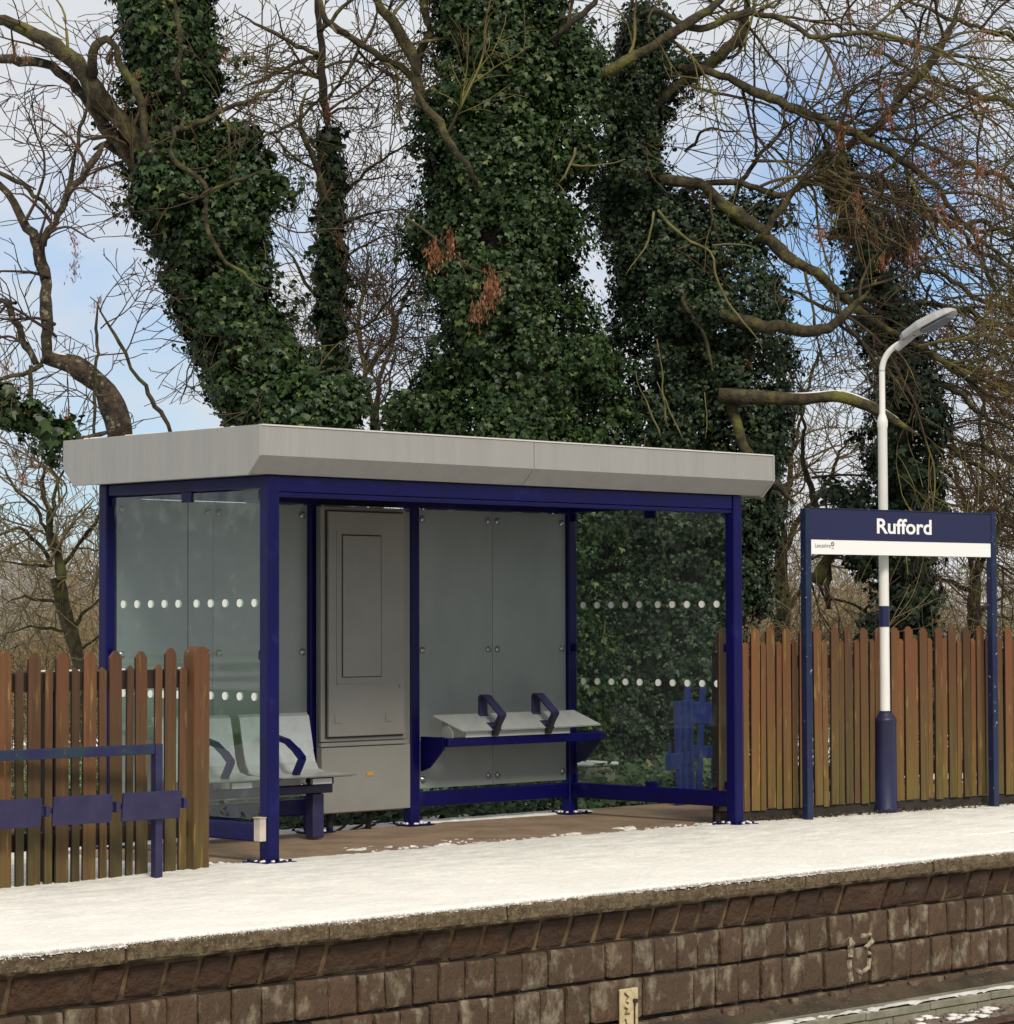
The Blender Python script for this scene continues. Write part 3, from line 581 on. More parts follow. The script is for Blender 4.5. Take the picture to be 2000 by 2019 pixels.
# ================================================================== SIGN
SA = R(-4.9)
P1 = np.array([5.045, -.105]); 
sgn = thing('station_sign', 'navy and white Rufford station name sign on two blue posts', 'sign', (P1[0], P1[1], 0), rz=SA)
def sbox(nm, a_, b_, m, par=sgn, bv=.004): return MB().box(a_, b_).obj(nm, m, par, bevel=bv)
LS = 2.085
for xx in (0, LS): sbox('post', (xx-.03, -.03, 0), (xx+.03, .03, 2.315 if xx == 0 else 2.335), BLUEW, bv=.006)
bd = sbox('name_board', (.031, -.024, 2.085), (LS-.031, .010, 2.312), NAVY, bv=.002)
sbox('white_board', (.033, -.021, 1.975), (LS-.033, .008, 2.083), TXT, bv=.002)
sbox('top_trim', (.031, -.028, 2.313), (LS-.031, .014, 2.322), BLUEW, bv=.002)
def text(s_, w_, h_, x, z, y, mat, par, off=.0, name='lettering', th=.001):
    cu = bpy.data.curves.new('t', 'FONT'); cu.body = s_; cu.size = 1; cu.offset = off; cu.extrude = .0; cu.resolution_u = 6
    o = bpy.data.objects.new('t', cu); COL.objects.link(o); bpy.context.view_layer.update()
    me = bpy.data.meshes.new_from_object(o.evaluated_get(bpy.context.evaluated_depsgraph_get()))
    bpy.data.objects.remove(o); v = np.array([q_.co[:] for q_ in me.vertices]); mn = v.min(0); mxx = v.max(0)
    sx_ = w_/(mxx[0]-mn[0]); sz_ = h_/(mxx[1]-mn[1])
    for q_ in me.vertices:
        c = q_.co.copy(); q_.co = Vector((x+(c.x-mn[0])*sx_, y, z+(c.y-mn[1])*sz_))
    me.materials.clear(); me.materials.append(mat); me.name = name
    r_ = bpy.data.objects.new(name, me); COL.objects.link(r_); r_.parent = par; return r_
text('Rufford', .615, .118, .742, 2.139, -.0262, TXT, sgn, off=.022)
text('Lancashire', .165, .030, .075, 2.025, -.0232, TXG, sgn, off=.0, name='small_lettering')
fl = MB()
for k in range(5):
    a_ = k*2*math.pi/5; cx_, cz_ = .262+.013*math.cos(a_), 2.052+.013*math.sin(a_)
    fl.add([(cx_+.007*math.cos(t), -.0232, cz_+.007*math.sin(t)) for t in np.arange(8)*math.pi/4], [tuple(range(8))])
fl.add([(.25, -.0232, 2.02), (.275, -.0232, 2.018), (.276, -.0232, 2.022), (.25, -.0232, 2.024)], [(0, 1, 2, 3)])
fl.obj('rose_emblem', ROSE, sgn)

# ================================================================== LAMP POST
LPw = onY(1672, 1537, -.055); LP = (float(LPw[0]), -.055, 0)
lp = thing('lamp_post', 'white platform lamp post with navy base and band, flat head', 'lamp post', LP)
lx, ly = LP[0], LP[1]
def lathe(prof, mat, nm, par, k=28):
    v_ = []; 
    for (r_, z) in prof: v_ += [(lx+r_*math.cos(t), ly+r_*math.sin(t), z) for t in np.arange(k)*2*math.pi/k]
    f_ = [(i*k+j, i*k+(j+1) % k, (i+1)*k+(j+1) % k, (i+1)*k+j) for i in range(len(prof)-1) for j in range(k)]
    return MB(LP).add(v_, f_).obj(nm, mat, par, smooth=True)
lathe([(.0, 0), (.100, .0), (.100, .035), (.088, .06), (.086, .70), (.090, .705), (.090, .722), (.082, .73), (.058, .765), (.044, .785), (.04, .785)], M('navy_post_paint', (.006, .0075, .040, 1), (.010, .011, .055, 1), scale=5, rough=.45, bump=.05, bscale=60), 'base_column', lp)
lathe([(.0405, .78), (.039, 1.43)], WHITE, 'shaft', lp); lathe([(.0415, 1.43), (.0412, 1.59)], NAVY, 'band', lp)
lathe([(.039, 1.59), (.036, 2.96), (.041, 2.975), (.041, 3.02), (.030, 3.055), (.0235, 3.075), (.023, 3.40)], WHITE, 'shaft', lp)
ad_ = np.array([.32, -.947, 0.]); ad_ /= np.linalg.norm(ad_); arc = []
for t in np.linspace(0, 1, 14): 
    an = t*R(62); arc.append(np.array([lx, ly, 3.40])+ad_*.22*(1-math.cos(an))+np.array([0, 0, .22*math.sin(an)]))
tend = ad_*math.sin(R(62))+np.array([0, 0, math.cos(R(62))]); arc.append(arc[-1]+tend*.06)
MB(LP).tube(arc, .023, 16).obj('arm', WHITE, lp, smooth=True)
e0 = arc[-1]; hd = ad_*math.cos(R(27))+np.array([0, 0, math.sin(R(27))]); hs = np.cross(hd, [0, 0, 1.]); hs /= np.linalg.norm(hs); hu = np.cross(hs, hd)
def hp(u, s_, v): return e0+hd*u+hs*s_+hu*v
def headmesh(us, wid, zt_, zb_, mat, nm, par):
    v_ = []; 
    for u, w_, a_, b_ in zip(us, wid, zt_, zb_): v_ += [hp(u, -w_, b_), hp(u, w_, b_), hp(u, w_*1.0, (a_+b_)*.5), hp(u, w_*.6, a_), hp(u, -w_*.6, a_), hp(u, -w_, (a_+b_)*.5)]
    k = 6; n5 = len(us); f_ = [(i*k+j, i*k+(j+1) % k, (i+1)*k+(j+1) % k, (i+1)*k+j) for i in range(n5-1) for j in range(k)]+[tuple(range(k-1, -1, -1)), tuple((n5-1)*k+j for j in range(k))]
    return MB(LP).add(v_, f_).obj(nm, mat, par, bevel=.004)
MB(LP).tube([hp(-.07, 0, -.02), hp(.10, 0, .01)], .031, 14).obj('spigot', HEADM, lp)
hdo = headmesh([.0, .04, .125, .19, .35, .43, .465, .48], [.03, .075, .105, .13, .135, .115, .07, .02], [.045, .06, .065, .07, .06, .045, .03, .015], [.01, .0, .0, -.005, -.01, -.01, -.005, .0], HEADM, 'lamp_head', lp)
headmesh([.17, .20, .33, .41, .435], [.05, .10, .108, .08, .04], [-.002, -.002, -.005, -.004, -.002], [-.02, -.026, -.03, -.026, -.018], LENS, 'lens', hdo)

# ================================================================== FENCES
def seg_hit(px, py, A, B):       # where a sight line crosses the vertical plane over A-B, as metres from A
    r = ray(px, py)[:2]; d = np.array(B)-np.array(A); l_ = np.linalg.norm(d); d = d/l_
    m = np.array([[r[0], -d[0]], [r[1], -d[1]]]); s_ = np.linalg.solve(m, np.array(A)-CP[:2]); return s_[1]
def picket_mesh(nm, w_, h_, t, mat, round_=False, z0=0):
    if round_: tp = [(w_/2*math.cos(a_), h_-w_*.45+w_*.45*math.sin(a_)) for a_ in np.linspace(0, math.pi, 9)]
    else: tp = [(w_/2, h_-w_*.42), (w_*.18, h_-.006), (0, h_), (-w_*.18, h_-.006), (-w_/2, h_-w_*.42)]
    poly = [(-w_/2, z0), (w_/2, z0)]+tp
    o_ = MB().prism(poly, 'y', -t/2, t/2).obj(nm, mat, None, bevel=.002); o_.data.materials.append(RAILW)
    for f_ in o_.data.polygons:      # side faces take the darker second material, fronts keep the first
        if abs(f_.normal.x) > .9 and t < .05: f_.material_index = 1
    return o_
def fence(label, A, B, items, mat, protos, rails, bk=1):
    d = np.array(B)-np.array(A); ang = math.atan2(d[1], d[0]); f_ = thing('picket_fence', label, 'fence', (A[0], A[1], 0), rz=ang)
    L_ = np.linalg.norm(d); first = {}
    r9 = random.Random(5)
    for (s_, kind) in items:
        src = protos[kind]
        if kind not in first: o = src; first[kind] = 1
        else: o = src.copy(); COL.objects.link(o)
        o.parent = f_; o.location = (s_, r9.uniform(-.004, .004)+(.008 if (kind == 'n' and bk > 0) else 0), r9.uniform(-.012, .008)); o.rotation_euler = (0, R(r9.uniform(-.45, .45)), R(r9.uniform(-2, 2))); o.scale = (r9.uniform(.95, 1.05), 1, 1)
    for (z0, z1, a_, b_) in rails: MB().box((a_, min(.014*bk, .052*bk), z0), (b_, max(.014*bk, .052*bk), z1)).obj('rail', RAILW, f_, bevel=.003)
    return f_, ang
# left fence
A, B = (-.566, -.030), (-3.2, -.36)
it = []
wide = [9, 63, 116, 167.5, 218, 268, 319.5]; narrow = [37, 90, 143, 194.5, 243.5, 296, 343]
for px in wide: it.append((seg_hit(px, 1300, A, B), 'w'))
for px in narrow: it.append((seg_hit(px, 1320, A, B), 'n'))
s0 = max(t_[0] for t_ in it)
for k in range(1, 6): it += [(s0+.195*k, 'w'), (s0+.195*k-.095, 'n')]
it.append((seg_hit(371, 1300, A, B), 'end'))
pr = {'w': picket_mesh('picket', .094, 1.330, .015, WOODL, z0=-.002), 'n': picket_mesh('picket', .058, 1.232, .015, WOODL, z0=-.002), 'end': picket_mesh('end_post', .125, 1.335, .09, WOODL, True, z0=-.002)}
fL, _ = fence('red brown picket fence with open gaps left of the shelter', A, B, it, WOODL, pr, [(1.095, 1.205, .0, 2.7), (.20, .30, .0, 2.7)], -1)
for s_ in (1.1, 2.3): MB().box((s_-.045, -.14, -.1), (s_+.045, -.054, 1.15)).obj('fence_post', RAILW, fL, bevel=.004)
r5 = np.random.RandomState(8); k_ = MB()
for _ in range(14): s_ = r5.uniform(.1, 2.2); k_.tube([(s_, -.03, 1.207), (s_+.02, -.03, 1.209)], .009, 6)
k_.obj('snow', SNOW, fL)
# right fence
A, B = (4.40, .145), (12.4, -.728)
it = []; s_ = -.02; k = 0
r6 = random.Random(2)
while s_ < 7.6:
    it.append((s_, 'w')); it.append((s_+.0815, 'n')); s_ += .163
pr = {'w': picket_mesh('picket', .084, 1.428, .020, WOODR, z0=.088), 'n': picket_mesh('picket', .052, 1.335, .018, WOODR, z0=.088)}
fR, _ = fence('mossy brown close boarded picket fence behind the station sign', A, B, it, WOODR, pr, [(1.12, 1.22, -.05, 7.6), (.28, .38, -.05, 7.6)])
MB().box((-.05, .012, -.05), (7.6, .05, .084)).obj('gravel_board', M('black_board', (.018, .014, .011, 1), (.03, .024, .018, 1), scale=8, rough=.9, bump=.5, bscale=20), fR, bevel=.004)
for s_ in (.05, 1.6, 3.1, 4.6, 6.1, 7.5): MB().box((s_-.045, .054, -.1), (s_+.045, .14, 1.25)).obj('fence_post', RAILW, fR, bevel=.004)
db = MB(); r5 = np.random.RandomState(18)
for _ in range(900):
    s_ = r5.uniform(4.5, 8.8); y = .06-(s_-4.4)*.109+r5.normal(0, .03); l_ = r5.uniform(.01, .035); a_ = r5.uniform(0, 6.28); z = r5.uniform(.002, .03)
    db.add([(s_, y, z), (s_+l_*math.cos(a_), y+l_*math.sin(a_), z+.006), (s_+l_*.6*math.cos(a_+.8), y+l_*.6*math.sin(a_+.8), z+.016)], [(0, 1, 2)])
tag(db.obj('leaf_litter', SOIL), 'dark leaf litter strewn along the foot of the mossy fence', 'leaf litter', kind='stuff')

# ================================================================== LEFT PERCH RAIL
PR = (-1.10, -.315, 0); pr_ = thing('perch_rail', 'faded blue perch rail with hinged back panels before the picket fence', 'perch seat', PR)
for xx in (-1.097, -3.3): MB(PR).box((xx-.026, -.34, 0), (xx+.026, -.29, .782)).obj('post', PLUM, pr_, bevel=.005)
MB(PR).box((-4.2, -.337, .722), (-1.125, -.293, .780)).obj('top_rail', TEALB, pr_, bevel=.006)
for (a_, b_) in ((-1.391, -.975), (-1.868, -1.463), (-2.35, -1.945), (-2.83, -2.43), (-3.8, -3.4)):
    MB(PR).add([(a_, -.378, .350), (b_, -.378, .350), (b_, -.362, .350), (a_, -.362, .350), (a_, -.395, .512), (b_, -.395, .512), (b_, -.379, .512), (a_, -.379, .512)], [(0, 3, 2, 1), (4, 5, 6, 7), (0, 1, 5, 4), (1, 2, 6, 5), (2, 3, 7, 6), (3, 0, 4, 7)]).obj('perch_panel', PLUM, pr_, bevel=.004)
MB(PR).cyl((-4.2, -.355, .435), .016, 3.27, 'x', 12).obj('axle', PLUM, pr_, smooth=False)
for xx in (-.945, -1.427, -1.905, -2.39): MB(PR).box((xx-.014, -.395, .405), (xx+.014, -.325, .465)).box((xx-.03, -.372, .41), (xx+.03, -.338, .43)).obj('hinge', PLUM, pr_, bevel=.004)

# ================================================================== BLUE BARRIERS behind the fence end
for k, (bx, by, sw, tl, lb) in enumerate(((5.93, 1.78, .15, 3, 'blue plastic barrier standing on end beside the fence end, taller'), (5.72, 1.72, .09, -2, 'narrow blue plastic barrier leaning behind the shelter glass'))):
    bo = thing('plastic_barrier', lb, 'barrier', (bx, by, -.10), 'blue barriers stacked behind the fence'); h_ = 1.04-.10*k
    bo.rotation_euler = (0, R(tl), R(-12+20*k))
    for xx in (-sw, 0, sw):
        MB().box((xx-.022, -.02, 0), (xx+.022, .02, h_)).obj('upright', BPLAS, bo, bevel=.006)
    MB().box((-sw-.06, -.014, .02), (sw+.06, .010, .20)).box((-sw, -.012, h_-.30), (sw, .010, h_-.12)).box((-sw, -.012, h_*.45), (sw, .010, h_*.45+.10)).obj('panel', BPLAS, bo, bevel=.008)
    MB().box((-sw-.16, -.03, h_*.42), (-sw-.023, .02, h_*.56)).obj('foot', BPLAS, bo, bevel=.008)
# snowy concrete block
cbk = thing('concrete_block', 'snow topped grey concrete block among ivy behind the shelter', 'block', (5.75, 2.75, -.2))
MB((5.75, 2.75, -.2)).box((5.5, 2.6, -.25), (5.85, 3.0, .28)).obj('block', CONC, cbk, bevel=.02)
MB((5.75, 2.75, -.2)).box((5.49, 2.59, .281), (5.86, 3.01, .31)).obj('snow', SNOW, cbk, bevel=.012)

# ================================================================== VEGETATION
LEAF = np.array([(0, 0, 0), (-.46, .10, .06), (-.52, .48, .09), (-.20, .50, .03), (0, 1.0, -.08), (.20, .50, .03), (.52, .48, .09), (.46, .10, .06)])
def leaves(centres, normals, size, mat, name, parent, origin, seed=0):
    r_ = np.random.RandomState(seed); n = len(centres); nrm = normals+r_.normal(0, .42, (n, 3)); nrm /= np.linalg.norm(nrm, axis=1)[:, None]+1e-9
    down = np.array([0, 0, -1.])+r_.normal(0, .5, (n, 3)); t = down-(down*nrm).sum(1)[:, None]*nrm; t /= np.linalg.norm(t, axis=1)[:, None]+1e-9
    s_ = np.cross(nrm, t); sz = size*np.clip(r_.lognormal(-.08, .32, n), .4, 1.8)
    V = centres[:, None, :]+sz[:, None, None]*(s_[:, None, :]*LEAF[None, :, 0:1]+t[:, None, :]*(LEAF[None, :, 1:2]-.4)+nrm[:, None, :]*LEAF[None, :, 2:3])
    V = (V-np.array(origin)).reshape(-1, 3).astype(np.float32)
    base = (np.arange(n)*8)[:, None]; fa = base+np.array([0, 4, 3, 2, 1])[None]; fb = base+np.array([0, 7, 6, 5, 4])[None]
    q = np.concatenate([fa, fb], 1).reshape(-1, 5)
    me = bpy.data.meshes.new(name); me.vertices.add(len(V)); me.vertices.foreach_set('co', V.ravel()); me.loops.add(q.size); me.loops.foreach_set('vertex_index', q.ravel().astype(np.int32))
    me.polygons.add(len(q)); me.polygons.foreach_set('loop_start', np.arange(len(q))*5); me.update(calc_edges=True); me.materials.append(mat)
    o = bpy.data.objects.new(name, me); COL.objects.link(o)
    if parent is not None: o.parent = parent
    else: o.location = origin
    return o
def resample(path, step):
    P = np.array(path, float); d = np.r_[0, np.cumsum(np.linalg.norm(np.diff(P[:, :3], axis=0), axis=1))]; n = max(2, int(d[-1]/step)); t = np.linspace(0, d[-1], n)
    return np.stack([np.interp(t, d, P[:, i]) for i in range(P.shape[1])], 1)
def smoothpath(path, step=.12, wob=0, seed=0):
    P = resample(path, step)
    for _ in range(3): P[1:-1] = (P[:-2]+2*P[1:-1]+P[2:])/4
    if wob:
        r_ = np.random.RandomState(seed); nz_ = np.cumsum(r_.normal(0, wob, (len(P), 3)), 0); nz_ -= np.linspace(0, 1, len(P))[:, None]*nz_[-1]; P[:, :3] += nz_
    return P
def inner(path):     # root a limb inside the ivy it grows from
    p0 = np.array(path[0][:3]); p1 = np.array(path[1][:3]); q0 = p0+(p0-p1)/np.linalg.norm(p0-p1)*.15+FW*.6; return [(*q0, path[0][3])]+list(path)
def px_path(pts, d):     # (x, y, half width px [, extra depth]) -> world path with radius
    o_ = []
    for p_ in pts:
        dd = d+(p_[3] if len(p_) > 3 else 0); w_ = at(p_[0], p_[1], dd); o_.append((*w_, p_[2]*KK*dd/F))
    return o_
def ivy_cloud(paths, per_m2, seed, clump=(.10, .28), fill=.95, leafn=(14, 46)):
    """clumps of leaves spread over the skin of the ivy round the stems"""
    r_ = np.random.RandomState(seed); C_ = []; Nn = []
    for path in paths:
        P = resample(path, .05); T = np.gradient(P[:, :3], axis=0); T /= np.linalg.norm(T, axis=1)[:, None]+1e-9
        ref = np.array([1., 0, 0]); A_ = np.cross(T, ref); A_ /= np.linalg.norm(A_, axis=1)[:, None]; B_ = np.cross(T, A_)
        area = 2*math.pi*P[:, 3].mean()*.05*len(P); n = int(area*per_m2)
        ii = r_.randint(0, len(P), n); an = r_.uniform(0, 2*math.pi, n)
        # lumpy radius
        lump = .70+.62*vnoise(ii*.05+seed*3, an*P[ii, 3]+5, 1.9, 50+seed)+.20*(vnoise(ii*.05+seed, an*P[ii, 3]*1.0+9, 5, 60+seed)-.5)
        rad = P[ii, 3]*fill*lump
        dirs = A_[ii]*np.cos(an)[:, None]+B_[ii]*np.sin(an)[:, None]
        cen = P[ii, :3]+dirs*(rad*r_.uniform(.74, 1.0, n)**1)[:, None]
        dens = vnoise(ii*.05+seed*7, an*P[ii, 3]+3, 3.2, 70+seed)
        for c, dr_, dn in zip(cen, dirs, dens):
            if dn < .27: continue
            cr = r_.uniform(*clump); m = r_.randint(*leafn)
            v = r_.normal(0, 1, (m, 3)); v /= np.linalg.norm(v, axis=1)[:, None]; v = v+dr_*.7+np.array([0, 0, .25]); v /= np.linalg.norm(v, axis=1)[:, None]
            C_.append(c+v*cr*r_.uniform(.55, 1.0, (m, 1))*np.array([1, 1, .8])); Nn.append(v*.8+dr_*.5+np.array([0, 0, .35]))
        k_ = int(n*.07); ii = r_.randint(0, len(P), k_); an = r_.uniform(0, 2*math.pi, k_); dirs = A_[ii]*np.cos(an)[:, None]+B_[ii]*np.sin(an)[:, None]
        for i_, dr_ in zip(ii, dirs):       # loose sprays standing off the mass
            c0 = P[i_, :3]+dr_*P[i_, 3]*.85; L0 = r_.uniform(.12, .42); dd_ = dr_+r_.normal(0, .45, 3)+np.array([0, 0, -.25]); dd_ /= np.linalg.norm(dd_); m = int(10+L0*70)
            C_.append(c0+dd_*L0*r_.uniform(0, 1, (m, 1))+r_.normal(0, .03, (m, 3))); Nn.append(r_.normal(0, .5, (m, 3))+dr_+np.array([0, 0, .3]))
        k_ = int(n*.30); ii = r_.randint(0, len(P), k_); an = r_.uniform(0, 2*math.pi, k_); dirs = A_[ii]*np.cos(an)[:, None]+B_[ii]*np.sin(an)[:, None]
        cen = P[ii, :3]+dirs*(P[ii, 3]*.66)[:, None]     # an inner layer close to the stem
        for c, dr_ in zip(cen, dirs):
            v = r_.normal(0, 1, (22, 3)); v /= np.linalg.norm(v, axis=1)[:, None]; C_.append(c+v*.16*r_.uniform(.4, 1, (22, 1))); Nn.append(v*.6+dr_)
    return np.concatenate(C_), np.concatenate(Nn)
class Twigs:
    def __init__(s, origin): s.v = []; s.f = []; s.n = 0; s.o = np.array(origin, float); s.tips = []
    def tube(s, P, rr, k=4):
        n = len(P); T = np.gradient(P, axis=0); T /= np.linalg.norm(T, axis=1)[:, None]+1e-9
        ref = np.array([0.13, 0.31, .94]); A_ = np.cross(T, ref); A_ /= np.linalg.norm(A_, axis=1)[:, None]+1e-9; B_ = np.cross(T, A_)
        an = np.arange(k)*2*math.pi/k; V = P[:, None, :]+rr[:, None, None]*(A_[:, None, :]*np.cos(an)[None, :, None]+B_[:, None, :]*np.sin(an)[None, :, None])
        i, j = np.meshgrid(np.arange(n-1), np.arange(k), indexing='ij'); a_ = i*k+j; b_ = i*k+(j+1) % k
        s.v.append(V.reshape(-1, 3)); s.f.append(np.stack([a_, b_, b_+k, a_+k], -1).reshape(-1, 4)+s.n); s.n += n*k
    def grow(s, p, d, L_, r0, lev, rs, bias=(0, 0, 0), wig=.22, kids=(5, 8), spread=.85, taper=.35, minr=.0044, kf=None):
        seg = max(4, int(L_/.09)); st = L_/seg; P = [p]; bias = np.array(bias); cur = rs.normal(0, wig*.35, 3); dd = d/np.linalg.norm(d)
        for i in range(seg):
            if rs.rand() < .3: cur = rs.normal(0, wig*.45, 3)
            dd = dd+cur+rs.normal(0, wig*.4, 3)+bias*.10; dd /= np.linalg.norm(dd); P.append(P[-1]+dd*st)
        P = np.array(P); rr = np.maximum(np.linspace(r0, r0*taper, len(P)), minr); s.tube(P, rr, 5 if r0 > .012 else 3)
        s.tips.append(P[-1])
        if lev > 0:
            n = rs.randint(*kids); n = max(1, int(n*min(1.6, L_/.8)))
            for _ in range(n):
                i = rs.randint(max(1, len(P)//7), len(P)-1); t = P[i+1]-P[i-1]; t /= np.linalg.norm(t); v = rs.normal(0, 1, 3); v -= (v@t)*t; v /= np.linalg.norm(v)
                nd = t*(1-spread*.35)+v*spread*rs.uniform(.5, 1.1)+bias*.25
                s.grow(P[i], nd, L_*rs.uniform(.32, .62), max(rr[i]*.62, minr), lev-1, rs, bias, wig*1.08, kids, spread, taper, minr)
    def obj(s, name, mat, parent):
        V = (np.concatenate(s.v)-s.o).astype(np.float32); q = np.concatenate(s.f); me = bpy.data.meshes.new(name)
        me.vertices.add(len(V)); me.vertices.foreach_set('co', V.ravel()); me.loops.add(q.size); me.loops.foreach_set('vertex_index', q.ravel().astype(np.int32)); me.polygons.add(len(q)); me.polygons.foreach_set('loop_start', np.arange(len(q))*4)
        me.polygons.foreach_set('use_smooth', [True]*len(q)); me.update(calc_edges=True); me.materials.append(mat); o = bpy.data.objects.new(name, me); COL.objects.link(o)
        if parent is not None: o.parent = parent
        else: o.location = s.o
        return o
def limb_tube(mbk, path, k=9, wob=.006, seed=0):
    P = smoothpath(path, .07, wob, seed); r_ = np.random.RandomState(seed+1); rr = P[:, 3]*(1+.10*np.interp(np.arange(len(P)), np.arange(0, len(P)+4, 3), r_.normal(0, 1, len(np.arange(0, len(P)+4, 3)))))
    mbk.tube(P[:, :3], np.maximum(rr, .004), k); return P
def sprout(tw, path, per_m, Lr, rs, lev=2, bias=(0, 0, 0), wig=.22, kids=(5, 8), rk=.45, t0=.0, spread=.9):
    P = resample(path, .05); n = int(len(P)*.05*per_m)
    for _ in range(n):
        i = rs.randint(int(len(P)*t0)+1, len(P)-1); t = P[i+1, :3]-P[i-1, :3]; t /= np.linalg.norm(t); v = rs.normal(0, 1, 3); v -= (v@t)*t; v /= np.linalg.norm(v)
        tw.grow(P[i, :3], t*.45+v*.8+np.array(bias)*.5, rs.uniform(*Lr), min(.016, max(.006, P[i, 3]*rk)), lev, rs, bias, wig, kids, spread)
def key_proto(seed, n=34, L_=.20):
    r_ = np.random.RandomState(seed); m_ = MB()
    for _ in range(n):
        p_ = np.array([r_.normal(0, .030), r_.normal(0, .030), -abs(r_.normal(.3, .35))*L_]); a_ = r_.uniform(0, 6.28); l_ = r_.uniform(.032, .052); w_ = .0055; s_ = np.array([math.cos(a_), math.sin(a_), 0]); d_ = np.array([r_.normal(0, .25), r_.normal(0, .25), -1.]); d_ /= np.linalg.norm(d_)
        m_.add([p_, p_+d_*l_*.5+s_*w_, p_+d_*l_, p_+d_*l_*.5-s_*w_], [(0, 1, 2, 3)])
    for _ in range(8): m_.tube([(0, 0, .03), (r_.normal(0, .015), r_.normal(0, .015), -L_*.3), (r_.normal(0, .03), r_.normal(0, .03), -L_*.7)], .0012, 3)
    me = bpy.data.meshes.new('seed_cluster'); me.from_pydata(np.concatenate(m_.v).tolist(), [], m_.f); me.materials.append(KEYM); me.update(); return me
KEYS = [key_proto(i) for i in range(6)]
def keys_at(points, parent, origin, rs, smin=.6, smax=1.1):
    for p_ in points:
        o = bpy.data.objects.new('seed_cluster', random.choice(KEYS)); COL.objects.link(o); o.parent = parent; o.location = tuple(np.array(p_)-np.array(origin)); s_ = rs.uniform(smin, smax); o.scale = (s_*1.15, s_*1.15, s_); o.rotation_euler = (rs.normal(0, .15), rs.normal(0, .15), rs.uniform(0, 6))
def branch_part(name, parent, origin, path, mat=BARK, k=9, seed=0, wob=.006):
    if name != 'trunk': path = list(path[:-1])+[(*path[-1][:3], path[-1][3]*.35)]
    if name != 'trunk': path = [(*p_[:3], p_[3]*.86) for p_ in path]; wob *= 1.5
    m_ = MB(origin); P = limb_tube(m_, path, k, wob, seed); m_.obj(name, mat, parent, smooth=True); return P
GZ = -.5

# ---- tree A: big leaning ivy trunk on the left
dA = 24.5
pA = px_path([(640, 1560, 70), (600, 1000, 80), (560, 860, 92), (500, 730, 92), (440, 610, 88), (400, 500, 92), (360, 400, 92), (318, 300, 74), (312, 200, 70), (318, 100, 72), (322, -60, 76), (322, -160, 76)], dA)
fA = px_path([(420, 470, 60), (452, 380, 54), (452, 300, 40), (450, 258, 20)], dA-.1)
oA = (pA[0][0], pA[0][1], GZ)
tA = thing('ivy_clad_tree', 'left leaning tree trunk thickly clad in ivy, limbs reaching out left', 'tree', oA)
trunkA = [(*p_[:3], p_[3]*.5) for p_ in pA]
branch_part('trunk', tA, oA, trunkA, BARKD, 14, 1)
branch_part('limb', tA, oA, [(*p_[:3], p_[3]*.45) for p_ in fA], BARKB, 10, 2)
bush = px_path([(540, 810, 95), (610, 770, 75), (650, 800, 60)], dA-.25)
side = px_path([(520, 360, 26), (545, 345, 18)], dA)
C_, N_ = ivy_cloud([pA[1:], fA, bush, side, px_path([(300, 395, 30), (318, 330, 34), (305, 300, 26)], dA-.62)], 108, 1, clump=(.09, .24), leafn=(18, 54))
leaves(C_, N_, .054, IVY, 'ivy', tA, oA, 1)
rs = np.random.RandomState(21)
LA = [px_path([(330, 330, 20), (255, 240, 21), (200, 185, 21), (168, 130, 20), (95, 70, 17), (0, 38, 14), (-120, 15, 12)], dA-.5),
      px_path([(310, 350, 12), (240, 275, 16), (190, 215, 13), (110, 135, 12), (0, 106, 9), (-110, 100, 8)], dA-.4),
      px_path([(300, 390, 8), (262, 320, 12), (228, 285, 12), (192, 268, 9), (176, 282, 7)], dA-.3),
      px_path([(172, 130, 12), (172, 85, 11), (190, 72, 10), (214, 78, 8), (212, 118, 8), (240, 138, 9), (262, 180, 9), (274, 260, 8), (278, 330, 7)], dA-.7),
      px_path([(330, 150, 6), (335, 60, 6), (325, -20, 6)], dA-.8),
      px_path([(345, 235, 6), (400, 205, 6), (470, 180, 5), (540, 150, 4), (600, 95, 4)], dA-.6),
      px_path([(330, 240, 5), (332, 300, 5), (400, 350, 5), (402, 440, 5), (440, 500, 4), (485, 533, 3), (520, 545, 3)], dA-1.05),
      px_path([(398, 358, 4), (455, 345, 4), (520, 320, 3)], dA-1.0)]
twA = Twigs(oA)
for i, p_ in enumerate(LA):
    branch_part('limb' if i < 4 else 'branch', tA, oA, inner(p_), BARK if i not in (1, 2) else BARKB, 9, 30+i, .008)
    sprout(twA, p_, 2.6 if i < 4 else 2.2, (.3, 1.1), rs, 2 if i != 6 else 1, (-.05, 0, .05), kids=(4, 7))
sprout(twA, pA[2:], 3.0, (.9, 1.9), rs, 2, (.2, 0, .1), rk=.03, kids=(5, 8))
twA.obj('twigs', TWIG, tA)
keys_at([at(x, y, dA-.6) for x, y in ((30, 80), (45, 95), (180, 55), (75, 195), (92, 215), (20, 150), (135, 225), (262, 130), (342, 50), (430, 95), (490, 140))], tA, oA, rs, .5, .8)
